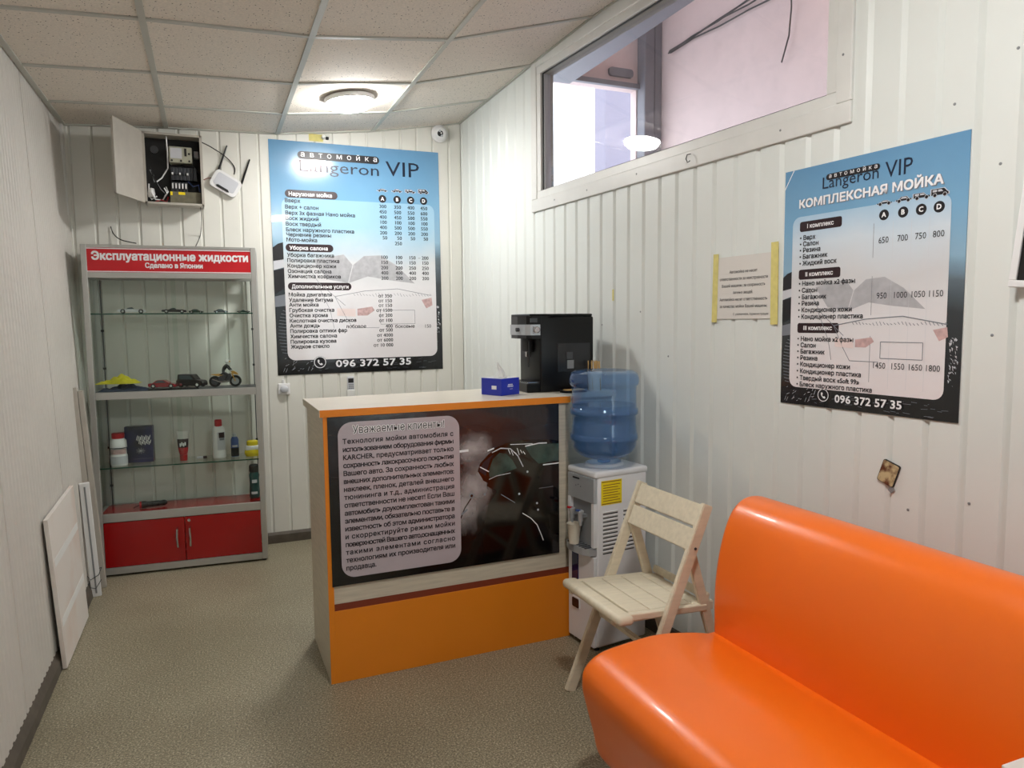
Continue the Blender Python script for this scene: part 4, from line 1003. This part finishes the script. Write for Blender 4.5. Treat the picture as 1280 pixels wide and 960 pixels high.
# ================================================================== COUNTER
yc = math.radians(.49)
t = thing('reception_counter', 'pale wood and orange reception counter with printed banner on the front', 'counter', (.390, 2.825, 0), yc)
H_ = 1.113; Wc = 1.085; dc = .467
G().bb(.0, .018, .004, dc, 0, H_-.03, bev=.001).build('side_panel', 'ash', t)
G().bb(0, .022, -.002, .004, 0, H_-.028).build('edge_strip', 'orange', t)
G().bb(Wc-.018, Wc, .004, dc, 0, H_-.03).build('side_panel', 'ash', t)
G().bb(.022, Wc, .004, .018, .327, H_-.03).build('upper_front_panel', 'ash', t)
G().bb(.022, Wc, -.002, .017, 0, .299, bev=.001).build('lower_front_panel', 'orange', t)
G().bb(.022, Wc, .002, .018, .299, .327).build('recess_strip', 'strip', t)
# top: main slab plus the return running to the wall behind the cooler
g = G(); g.prism([(-.012, -.006), (Wc+.002, -.006), (Wc+.002, .135), (1.415, .135), (1.415, .560), (-.012, dc+.01)], H_-.027, H_, 'z'); g.build('counter_top', 'ashtop', t)
G().bb(-.012, Wc+.003, -.008, -.0055, H_-.028, H_+.0005).build('front_edge_band', 'orange', t)
G().bb(-.0145, -.0118, -.008, dc+.01, H_-.028, H_+.0005).build('side_edge_band', 'ash', t)
G().bb(Wc, 1.40, .15, .168, 0, H_-.027).build('return_panel', 'ash', t)
# banner
bx0, bx1, bz0, bz1 = .016, 1.030, .402, 1.083
bw, bh = bx1-bx0, bz1-bz0
bn = G().bb(0, bw, -.0012, .0012, -bh, 0).build('banner', ramp_mat('banner_night_print', [(0, lin(26, 26, 30)), (.25, lin(44, 42, 46)), (.42, lin(30, 30, 32)), (.62, lin(16, 16, 18)), (1, lin(6, 6, 7))], bh, rough=.16, noise=.15, coat=.3), t)
bn.location = (bx0, -.0040, bz1)
sh = Sheet(bn, bw, bh, -.0012)
M['foam1'] = mat('grey_mist_ink', lin(96, 92, 94), .14, var=.5, vscale=7, coat=.3); M['foam2'] = mat('light_mist_ink', lin(150, 144, 144), .14, var=.4, vscale=9, coat=.3)
M['bblack'] = mat('deep_black_ink', lin(7, 7, 9), .09, coat=.6); M['bglass'] = mat('green_tinted_ink', lin(58, 84, 78), .12, var=.5, vscale=22, coat=.5); M['bwhite'] = mat('bright_white_ink', lin(235, 238, 240), .2)
M['textbox'] = mat('mauve_grey_panel_ink', lin(182, 172, 178), .22, var=.06, vscale=4, coat=.4)
def blob(u, v, ru, rv, ink, ly, seed, n=26):
    random.seed(seed); sh.poly([(u+ru*math.cos(2*PI*k/n)*(1+.12*random.random()), v+rv*math.sin(2*PI*k/n)*(1+.12*random.random())) for k in range(n)], ink, ly)
def mist_mat(name, col):
    m, N, L, P = nt(name); out = N['Material Output']
    P.inputs['Base Color'].default_value = col; P.inputs['Roughness'].default_value = .3
    tc = N.new('ShaderNodeTexCoord'); mp = N.new('ShaderNodeMapping'); L.new(tc.outputs['Generated'], mp.inputs[0]); mp.inputs['Location'].default_value = (-.5, -.5, -.5)
    ln = N.new('ShaderNodeVectorMath'); ln.operation = 'LENGTH'; sc = N.new('ShaderNodeVectorMath'); sc.operation = 'MULTIPLY'; sc.inputs[1].default_value = (2, 0, 2)
    L.new(mp.outputs[0], sc.inputs[0]); L.new(sc.outputs[0], ln.inputs[0])
    n = N.new('ShaderNodeTexNoise'); n.inputs['Scale'].default_value = 4; n.inputs['Detail'].default_value = 6; L.new(tc.outputs['Generated'], n.inputs[0])
    a = N.new('ShaderNodeMath'); a.operation = 'SUBTRACT'; a.inputs[0].default_value = 1.25; L.new(ln.outputs['Value'], a.inputs[1])
    b = N.new('ShaderNodeMath'); b.operation = 'SUBTRACT'; L.new(a.outputs[0], b.inputs[0]); L.new(n.outputs[0], b.inputs[1])
    c = N.new('ShaderNodeMath'); c.operation = 'MULTIPLY'; c.use_clamp = True; L.new(b.outputs[0], c.inputs[0]); c.inputs[1].default_value = 1.0
    L.new(c.outputs[0], P.inputs['Alpha']); return m
M['mist'] = mist_mat('soft_white_mist_ink', lin(196, 188, 188))
for i, (u, v, ru, rv) in enumerate(((.60, .50, .13, .26), (.56, .62, .10, .22), (.60, .25, .14, .15), (.66, .40, .10, .12))):
    g = G(); n = 28
    g.add([(u*bw+ru*bw*math.cos(2*PI*k/n), -.0016-.0001*i, -v*bh+rv*bh*math.sin(2*PI*k/n)) for k in range(n)], [tuple(range(n))]).build('mist_print', 'mist', bn, fix=False)
# the black car on the banner
P = sh.poly
car_out = [(.615, .395), (.625, .350), (.66, .300), (.70, .255), (.745, .232), (.80, .222), (.88, .222), (.96, .232), (.998, .245), (.998, .985), (.64, .985), (.63, .80), (.66, .62), (.70, .54), (.685, .50), (.64, .46)]
P(car_out, 'bblack', 3)
P([(.665, .40), (.685, .325), (.715, .290), (.745, .300), (.775, .345), (.795, .40), (.745, .42), (.70, .435), (.668, .445)], 'bglass', 4)
P([(.62, .395), (.640, .345), (.672, .310), (.690, .295), (.672, .330), (.655, .40), (.650, .43)], 'inkm', 4)
P([(.835, .265), (.87, .255), (.998, .262), (.998, .375), (.90, .385), (.865, .335)], 'bglass', 4)
P([(.665, .455), (.70, .435), (.765, .425), (.790, .450), (.795, .495), (.75, .530), (.68, .520), (.655, .495)], 'bblack', 6)
sh.line([(.665, .455), (.70, .437), (.765, .427)], .003, 'inkl', 7)
for a in ([(.92, .395), (.998, .392)], [(.835, .262), (.90, .250), (.94, .252)]): sh.line(a, .005, 'bwhite', 7)
sh.line([(.68, .285), (.72, .262), (.765, .270), (.80, .32), (.825, .395)], .0045, 'inkl', 5)
sh.line([(.625, .37), (.665, .405)], .004, 'bwhite', 6); sh.line([(.66, .272), (.69, .258)], .006, 'bwhite', 6)
for k in range(6): sh.line([(.755+.014*k, .27+.012*(k % 3)), (.765+.014*k, .305+.01*(k % 2))], .003, 'bwhite', 6)
sh.line([(.765, .243), (.87, .250)], .003, 'bwhite', 6)
sh.line([(.82, .70), (.86, .74), (.89, .79), (.91, .86), (.92, .90)], .0035, 'bwhite', 5)
sh.line([(.72, .56), (.785, .625)], .003, 'inkg', 5); sh.line([(.90, .548), (.97, .545)], .002, 'inkg', 5)
for u, v in ((.805, .57), (.89, .645), (.895, .69), (.845, .43)): disc(sh, u, v, .005, 'inkl', 5, 8)
sh.line([(.512, .262), (.575, .258)], .010, 'bwhite', 3)
# spray lance
sh.line([(.535, .685), (.555, .62), (.583, .565)], .005, 'bblack', 4); disc(sh, .586, .548, .011, 'inkg', 4, 12); disc(sh, .586, .548, .006, 'bblack', 5, 10); disc(sh, .645, .548, .006, 'inkg', 4, 10)
sh.line([(.540, .66), (.566, .63)], .008, 'inkg', 5)
# text panel
sh.pill(.038, .535, .032, .955, 'textbox', 8, r=.055, n=8)
sh.text('Уважаемые клиенты!', .096, .100, .044, 'inkw', 10, width=.374, bold=.05)
sh.text('Уважаемые клиенты!', .096, .100, .044, 'inkk', 12, width=.374, bold=.0)
lines = ['Технология мойки автомобиля с', 'использованием оборудования фирмы', 'KARCHER, предусматривает только', 'сохранность лакокрасочного покрытия', 'Вашего авто. За сохранность любых', 'внешних дополнительных элементов:', 'наклеек, пленок, деталей внешнего', 'тюнининга и т.д., администрация', 'ответственности не несет! Если Ваш', 'автомобиль доукомплектован такими', 'элементами, обязательно поставьте в', 'известность об этом администратора', 'и скорректируйте режим мойки', 'поверхностей Вашего авто,оснащенных', 'такими элементами согласно', 'технологиям их производителя или', 'продавца.']
for i, s_ in enumerate(lines):
    v = .158+i*.0470
    sh.text(s_, .056, v, .0275, 'inkk', 10, width=.452 if i < 16 else .118, tracked=(i < 16), bold=.022)
sh.done({'inkw': 'white_lettering', 'inkk': 'black_lettering', 'bblack': 'car_print', 'bglass': 'car_window_print', 'inkm': 'quarter_window_print', 'textbox': 'text_panel', 'bwhite': 'highlight_print', 'inkg': 'grey_print', 'inkl': 'pale_print'})

# things on the counter
t = thing('tissue_box', 'blue tissue box with white tissue sticking out on the counter', 'tissue box', (1.208, 2.985, H_), math.radians(26))
G().bb(0, .125, 0, .125, 0, .078, bev=.001).build('carton', 'inkb', t)
G().bb(.004, .121, .004, .121, .078, .0786).build('top_print', 'inkl', t)
sh = Sheet(t, .125, .078, -.0004)
for k, (u0, u1, v) in enumerate(((.36, .62, -.62), (.34, .66, -.52))):
    for q in range(5): sh.line([(u0+(u1-u0)*q/5, v), (u0+(u1-u0)*(q+.7)/5, v)], .005, 'inkw', 1)
sh.line([(.45, -.36), (.62, -.36)], .0015, 'inkw', 1); sh.done({'inkw': 'white_print'})
g = G(); g.bb(-.0008, -.0004, .03, .06, .028, .045); g.build('white_print', 'inkw', t)
g = G(); n = 18; vs = [];
for j, (r, z) in enumerate(((.030, .0786), (.026, .088), (.018, .100), (.012, .118), (.007, .135), (.002, .150))):
    for k in range(n):
        a = 2*PI*k/n; rr = r*(1+.28*math.sin(3*a+j*.5)+.15*math.sin(7*a+j)); vs.append((.060+rr*math.cos(a)+.004*j*math.sin(j), .060+rr*.6*math.sin(a), z+.004*math.sin(5*a)))
g.add(vs, [(i*n+k, i*n+(k+1) % n, (i+1)*n+(k+1) % n, (i+1)*n+k) for i in range(5) for k in range(n)]).build('tissue', 'tissue', t, smooth=True)
# coffee machine (its front faces left)
t = thing('coffee_machine', 'black bean-to-cup coffee machine at the right end of the counter', 'coffee machine', (1.372, 3.045, H_), math.radians(-1))
mw, md, mh = .345, .25, .372
G().bb(.060, mw, 0, md, 0, mh-.012, bev=.010, seg=3).build('housing', 'black', t, smooth=True)
# upper head overhanging the spout, rounded front
g = G(); pr = [(.10, 0), (.02, .004), (.002, .03), (-.004, md/2), (.002, md-.03), (.02, md-.004), (.10, md)]
g.prism(pr, .255, mh-.010, 'z'); g.build('brew_head', 'black', t)
g = G(); g.prism([(.06, -.0015), (.012, .004), (-.004, .03), (-.008, md/2), (-.004, md-.03), (.012, md-.004), (.06, md+.0015)], .272, .322, 'z'); cp = g.build('control_panel', 'silver', t)
G().lathe([(.016, 0), (.016, .012), (.012, .016), (0, .016)], (.038, -.002, .298), 18, rot=(PI/2, 0, 0)).build('rotary_knob', 'chrome', cp, smooth=True)
G().lathe([(.010, 0), (.010, .016), (0, .018)], (-.006, .10, .298), 14, rot=(0, -PI/2, 0)).build('steam_knob', 'dgrey', cp, smooth=True)
for k in range(4): G().box((.024-.0*k, -.003, .282+.010*k), (.006, .004, .005)).build('button', 'chrome', cp)
G().bb(.010, mw-.005, .006, md-.006, mh-.012, mh, bev=.004).build('top_lid', 'black', t)
G().bb(-.004, .10, .010, md-.010, 0, .045, bev=.006).build('drip_tray_base', 'black', t)
g = G()
for k in range(9): g.bb(.006, .094, .026+k*.022, .032+k*.022, .045, .049)
g.build('drip_grille', 'chrome', t)
sp = G().bb(.03, .07, .09, .16, .19, .255, bev=.008).build('coffee_spout', 'blackm', t, smooth=True)
for y in (.108, .142): G().tube([(.05, y, .19), (.05, y, .165)], .007, 10).build('nozzle', 'chrome', sp)
G().tube([(.022, .045, .25), (.018, .040, .16), (.016, .038, .12)], .005, 8).build('steam_wand', 'blackm', t, smooth=True)
G().bb(.150, .325, -.0016, .002, .095, .232, bev=.001).build('tank_window', 'smoke', t)
G().bb(.195, .230, -.006, -.001, .155, .190, bev=.002).build('tank_handle', 'dgrey', t)
G().bb(.200, .235, -.004, -.001, .110, .150, bev=.001).build('tank_label', 'greyp', t)
G().bb(.012, .045, -.0016, 0.01, .332, .352).build('badge', 'dgrey', t)
# small plate / phone beside the machine
t = thing('saucer', 'small dark round-edged tray beside the coffee machine at the counter edge', 'tray', (1.585, 2.983, H_))
G().prism(rrect(-.07, .062, -.018, .038, .018), 0, .010, 'z').build('tray_base', 'black', t)
G().prism(rrect(-.055, .050, -.012, .030, .014), .010, .014, 'z').build('tray_liner', 'wood', t)
# stirrer cup, standing on the counter behind the bottle
t = thing('stirrer_cup', 'cream cup full of wooden stirrers partly hidden behind the water bottle', 'cup', (1.700, 2.999, H_))
G().lathe([(.028, 0), (.036, .098), (.038, .100), (.034, .098), (.027, .004), (0, .004)], (0, 0, 0), 20).build('cup_body', 'cream', t, smooth=True)
random.seed(5)
for k in range(14):
    a = 2*PI*k/14+.2; r = .010+.016*((k*7) % 3)/2
    x, y = r*math.cos(a), r*math.sin(a)
    G().box((x*1.2, y*1.2, .075), (.0055, .0015, .135+.008*random.random()), rot=(y*3, x*3, random.random()*3)).build('stirrer', 'wood', t)

# ================================================================== WATER COOLER
ca = math.radians(7)
t = thing('water_cooler', 'white floor standing water cooler between counter and folding chair', 'water cooler', (1.490, 2.622, 0), ca)
cw, cd, chh = .285, .205, .805
G().bb(.012, cw, 0, cd, .02, chh-.02, bev=.010, seg=3).build('cabinet', 'cooler', t, smooth=True)
G().bb(-.004, cw+.004, -.004, cd+.004, chh-.032, chh, bev=.012, seg=3).build('top_cap', 'cooler', t, smooth=True)
G().lathe([(.150, 0), (.118, .006), (.112, .018), (.100, .020), (.090, .004), (.090, .0)], (cw/2-.02, cd/2-.0, chh-.001), 32, sy=.66, sx=.8).build('bottle_seat', 'cooler', t, smooth=True)
# front (faces the room's left side): frame around a recess
fp = G(); fp.bb(-.006, .014, .004, cd-.004, .665, chh-.03, bev=.004); fp.build('upper_front', 'silver', t)
for y0, y1 in ((.004, .024), (cd-.024, cd-.004)): G().bb(-.006, .014, y0, y1, .47, .665, bev=.002).build('recess_cheek', 'cooler', t)
G().bb(.0115, .014, .024, cd-.024, .45, .665).build('recess_back', 'greyp', t)
tb = G(); tb.prism([(.012, .008), (-.020, .015), (-.036, .05), (-.042, cd/2), (-.036, cd-.05), (-.020, cd-.015), (.012, cd-.008)], .435, .466, 'z'); tr = tb.build('drip_tray', 'silver', t)
g = G()
for k in range(7): g.bb(-.032, .010, .030+k*.021, .040+k*.021, .466, .469)
g.build('drip_grille', 'dgrey', tr)
G().bb(-.004, .014, .006, cd-.006, .022, .428, bev=.003).build('lower_front', 'cooler', t)
G().bb(-.007, .0, .120, .170, .275, .415, bev=.002).build('blue_window', 'bluewin', t)
G().prism(rrect(.110, .168, .160, .212, .008), -.008, -.004, 'x').build('grip_surround', 'white', t)
G().prism(rrect(.114, .164, .165, .207, .006), -.0095, -.006, 'x').build('door_grip', 'inkm', t)
for k, (y, m_) in enumerate(((.150, 'redpl'), (.085, 'bluepl'))):
    tp = G().lathe([(.011, 0), (.011, .028), (.015, .034), (.015, .045), (.008, .050), (0, .050)], (-.018, y, .575), 16).build('tap', 'silver', t, smooth=True)
    G().bb(-.022, .014, y-.008, y+.008, .590, .604).build('tap_arm', 'greyp', tp)
    G().box((-.030, y, .624), (.026, .012, .010), rot=(0, .25, 0), bev=.003).build('tap_lever', m_, tp)
    G().lathe([(.008, 0), (.006, -.02)], (-.018, y, .575), 12).build('tap_spout', 'silver', tp, smooth=True)
g = G(); g.bb(-.0075, -.006, .11, .16, .755, .762); g.build('brand_mark', 'inkk', t)
for k in range(3): G().lathe([(.003, 0), (.003, .002), (0, .002)], (-.006, .10+.018*k, .725+.006*(k % 2)), 8, rot=(0, -PI/2, 0)).build('indicator', 'inkg', t)
lb = G().bb(.030, .142, -.0012, .0005, .655, .762).build('yellow_label', 'yellow', t)
g = G(); g.bb(.034, .138, -.0018, -.0012, .659, .662); g.bb(.034, .138, -.0018, -.0012, .755, .758)
for k in range(7): g.bb(.040, .132-.012*(k % 2), -.0018, -.0012, .672+k*.0115, .6745+k*.0115)
g.build('label_print', 'strip', lb)
for x0, x1 in ((.040, .120), (.152, .212)):
    for k in range(11):
        z = .622-k*.0175; v_ = G().box(((x0+x1)/2, -.0010, z), (x1-x0, .004, .0065), rot=(.35, 0, 0)).build('vent_slat', 'white', t)
        G().box(((x0+x1)/2, -.0004, z-.0065), (x1-x0, .0016, .0055)).build('vent_gap', 'dgrey', v_)
for x in (.03, cw-.03):
    for y in (.03, cd-.03): G().lathe([(.012, 0), (.012, .022)], (x, y, 0), 10).build('foot', 'blackm', t)
c_, s_ = math.cos(ca), math.sin(ca)
def CW(x, y, z): return (1.490+x*c_-y*s_, 2.622+x*s_+y*c_, z)
t = thing('white_cup', 'white disposable cup standing under the cooler taps', 'cup', CW(-.030, .118, .4700), 0)
G().lathe([(.022, 0), (.031, .088), (.033, .090), (.030, .088), (.021, .003), (0, .003)], (0, 0, 0), 22).build('cup_wall', 'cream', t, smooth=True)
# bottle of water
def bottle_mat(name, tint, diff, k):
    m, N, L, P_ = nt(name); N.remove(P_); out = N['Material Output']
    tr = N.new('ShaderNodeBsdfTransparent'); tr.inputs[0].default_value = tint
    df = N.new('ShaderNodeBsdfDiffuse'); df.inputs[0].default_value = diff
    mx = N.new('ShaderNodeMixShader'); mx.inputs[0].default_value = k; L.new(tr.outputs[0], mx.inputs[1]); L.new(df.outputs[0], mx.inputs[2])
    gl = N.new('ShaderNodeBsdfGlossy'); gl.inputs['Roughness'].default_value = .06
    fr = N.new('ShaderNodeFresnel'); fr.inputs[0].default_value = 1.5
    ge = N.new('ShaderNodeNewGeometry'); fb = N.new('ShaderNodeMath'); fb.operation = 'SUBTRACT'; fb.inputs[0].default_value = 1; L.new(ge.outputs['Backfacing'], fb.inputs[1])
    mu = N.new('ShaderNodeMath'); mu.operation = 'MULTIPLY'; L.new(fr.outputs[0], mu.inputs[0]); L.new(fb.outputs[0], mu.inputs[1])
    m2 = N.new('ShaderNodeMixShader'); L.new(mu.outputs[0], m2.inputs[0]); L.new(mx.outputs[0], m2.inputs[1]); L.new(gl.outputs[0], m2.inputs[2]); L.new(m2.outputs[0], out.inputs[0]); return m
M['bottle'] = bottle_mat('translucent_blue_plastic', (.64, .79, .93, 1), lin(110, 150, 205), .18)
M['water'] = bottle_mat('blue_tinted_water', (.76, .85, .93, 1), lin(84, 120, 170), .12)
t = thing('water_bottle', 'large blue water bottle upside down on the white cooler', 'water bottle', (1.578, 2.703, .842))
prof = [(.028, -.012), (.030, 0), (.060, .006), (.100, .018), (.128, .040), (.141, .065), (.143, .085), (.148, .090), (.150, .102), (.148, .114), (.143, .119), (.141, .150), (.139, .155), (.139, .195), (.143, .200), (.149, .206), (.150, .216), (.148, .226), (.142, .232), (.141, .262),
        (.140, .300), (.142, .325), (.149, .332), (.153, .345), (.152, .362), (.144, .382), (.125, .392), (.10, .395), (.06, .392), (0, .386)]
G().lathe(prof, (0, 0, 0), 48).build('bottle_wall', 'bottle', t, smooth=True)
pw = [(r*.955, z) for r, z in prof if .004 < z < .245]+[(.134, .245), (0, .245)]
G().lathe([(0, .006)]+pw, (0, 0, 0), 40).build('water', 'water', t, smooth=True)

# ================================================================== FOLDING CHAIR
t = thing('folding_chair', 'cream painted wooden folding chair with slatted seat beside the cooler', 'chair', (1.251, 2.192, 0), math.radians(180.5))
for s_ in (-1, 1):
    y = s_*.200
    o = G().bar((.006, y, 0), (-.329, y, .803), .042, .021).build('back_upright', 'pine', t)
    G().lathe([(.005, 0), (.005, .003), (0, .003)], (-.272, y+s_*.0105, .655), 10, rot=(-s_*PI/2, 0, 0)).build('bolt', 'dgrey', o)
    y2 = s_*.176
    G().bar((-.268, y2, .660), (-.472, y2, 0), .038, .019).build('rear_leg', 'pine', t)
    G().bar((.030, s_*.152, .432), (-.395, s_*.152, .415), .034, .020).build('seat_side_rail', 'pine', t)
# back boards follow the uprights
def onup(z, off=0): return -.0045-.4172*z*.98+off
for z0, z1 in ((.725, .800), (.645, .717)):
    a = Vector((onup(z0)+.012, 0, z0)); b = Vector((onup(z1)+.012, 0, z1)); g = G()
    g.bar(a, b, .014, .380, side=(0, 1, 0), bev=.003); g.build('back_slat', 'pine', t)
G().bar((-.365, -.167, .452), (-.365, .167, .452), .028, .016, side=(1, 0, .3)).build('rear_crossbar', 'pine', t)
G().bar((-.43, -.167, .14), (-.43, .167, .14), .026, .014, side=(1, 0, .3)).build('rear_crossbar', 'pine', t)
G().bar((-.125, -.19, .30), (-.125, .19, .30), .030, .014, side=(1, 0, -.4)).build('front_crossbar', 'pine', t)
# seat: rounded front rail, slats, all slightly sloping back
def seatz(u): return .452+.055*(u)
g = G(); g.box((.004, 0, seatz(.004)-.013), (.062, .418, .034), rot=(0, -.055, 0), bev=.014, seg=4); g.build('seat_front_rail', 'pine', t, smooth=True)
us = [-.030, -.118, -.206, -.294]
for i, u in enumerate(us):
    wd_ = .084 if i < 3 else .060
    g = G(); g.box((u-wd_/2+.0, 0, seatz(u)-.006), (wd_, .330, .014), rot=(0, -.055, 0), bev=.003); g.build('seat_slat', 'pine', t)
for s_ in (-1, 1):
    g = G(); g.box((-.18, s_*.176, seatz(-.18)-.010), (.33, .026, .024), rot=(0, -.055, 0), bev=.004); g.build('seat_edge_rail', 'pine', t)

# ================================================================== SOFA
t = thing('orange_sofa', 'orange leatherette sofa along the right wall, seat facing left', 'sofa', (1.490, 1.850, 0), math.radians(-89.3))
def extrude_profile(prof, x0, x1, rad, steps=5):
    """prof: closed outline in (y, z); rounded ends of radius rad"""
    cen = Vector((sum(p[0] for p in prof)/len(prof), sum(p[1] for p in prof)/len(prof)))
    P_ = [Vector(p) for p in prof]; n = len(P_)
    area = sum(P_[i].x*P_[(i+1) % n].y-P_[(i+1) % n].x*P_[i].y for i in range(n)); sg = 1 if area > 0 else -1
    nr = []
    for i in range(n):
        d = (P_[(i+1) % n]-P_[i-1]).normalized(); nr.append(Vector((d.y, -d.x))*sg)
    secs = []
    for k in range(steps+1):
        a = PI/2*k/steps; secs.append((x0+rad*(1-math.sin(a)), rad*(1-math.cos(a))))
    secs = [(x0+rad*(1-math.cos(PI/2*k/steps)), rad*(1-math.sin(PI/2*k/steps))) for k in range(steps+1)]
    secs2 = secs+[(x1-(x-x0), e) for x, e in reversed(secs)]
    g = G(); vs = []
    for x, e in secs2:
        for p, q in zip(P_, nr): vs.append((x, (p-q*e).x, (p-q*e).y))
    L_ = len(secs2)
    g.add(vs, [(i*n+k, i*n+(k+1) % n, (i+1)*n+(k+1) % n, (i+1)*n+k) for i in range(L_-1) for k in range(n)]+[tuple(range(n-1, -1, -1)), tuple(range((L_-1)*n, L_*n))])
    return g
def smooth_closed(pts, n=6):
    P_ = [Vector(p) for p in pts]; m_ = len(P_); out = []
    for i in range(m_):
        p0, p1, p2, p3 = P_[i-1], P_[i], P_[(i+1) % m_], P_[(i+2) % m_]
        for k in range(n):
            u = k/n; out.append(.5*((2*p1)+(p2-p0)*u+(2*p0-5*p1+4*p2-p3)*u*u+(3*p1-p0-3*p2+p3)*u**3))
    return out
seat = [(.06, .10), (-.22, .10), (-.405, .10), (-.442, .12), (-.460, .19), (-.484, .28), (-.498, .345), (-.488, .400), (-.435, .438), (-.34, .452), (-.22, .458), (-.10, .442), (-.02, .424), (.06, .412), (.075, .25)]
extrude_profile(smooth_closed(seat, 4), -.012, 1.90, .040, 6).build('seat_cushion', 'sofa', t, smooth=True)
back = [(.006, .30), (-.002, .44), (-.003, .56), (.008, .66), (.030, .75), (.062, .82), (.105, .858), (.155, .866), (.205, .850), (.238, .80), (.262, .65), (.285, .40), (.292, .12), (.15, .10), (.06, .12)]
extrude_profile(smooth_closed(back, 4), 0.0, 1.90, .030, 6).build('backrest', 'sofa', t, smooth=True)
g = G(); g.tube([(.02, .003, .418), (1.88, .003, .418)], .004, 6).build('seam_piping', 'sofa', t, smooth=True)
for x in (.055, 1.78):
    for y in (-.405, .20):
        l_ = G().tube([(x, y, 0), (x, y, .10)], .022, 16).build('leg', 'chrome', t, smooth=True); G().tube([(x, y, 0), (x, y, .006)], .026, 16).build('foot_pad', 'rubber', l_)
# white carton standing on the seat, only its top corner reaches the picture
t = thing('white_box', 'top corner of a white carton on the sofa at the lower right frame edge', 'box', (1.318, .800, .4615), math.radians(-1))
G().bb(0, .130, -.30, 0, 0, .158, bev=.002).build('carton', 'white', t)
G().bb(-.003, .133, -.303, .003, .128, .162, bev=.002).build('lid', 'paper', t)
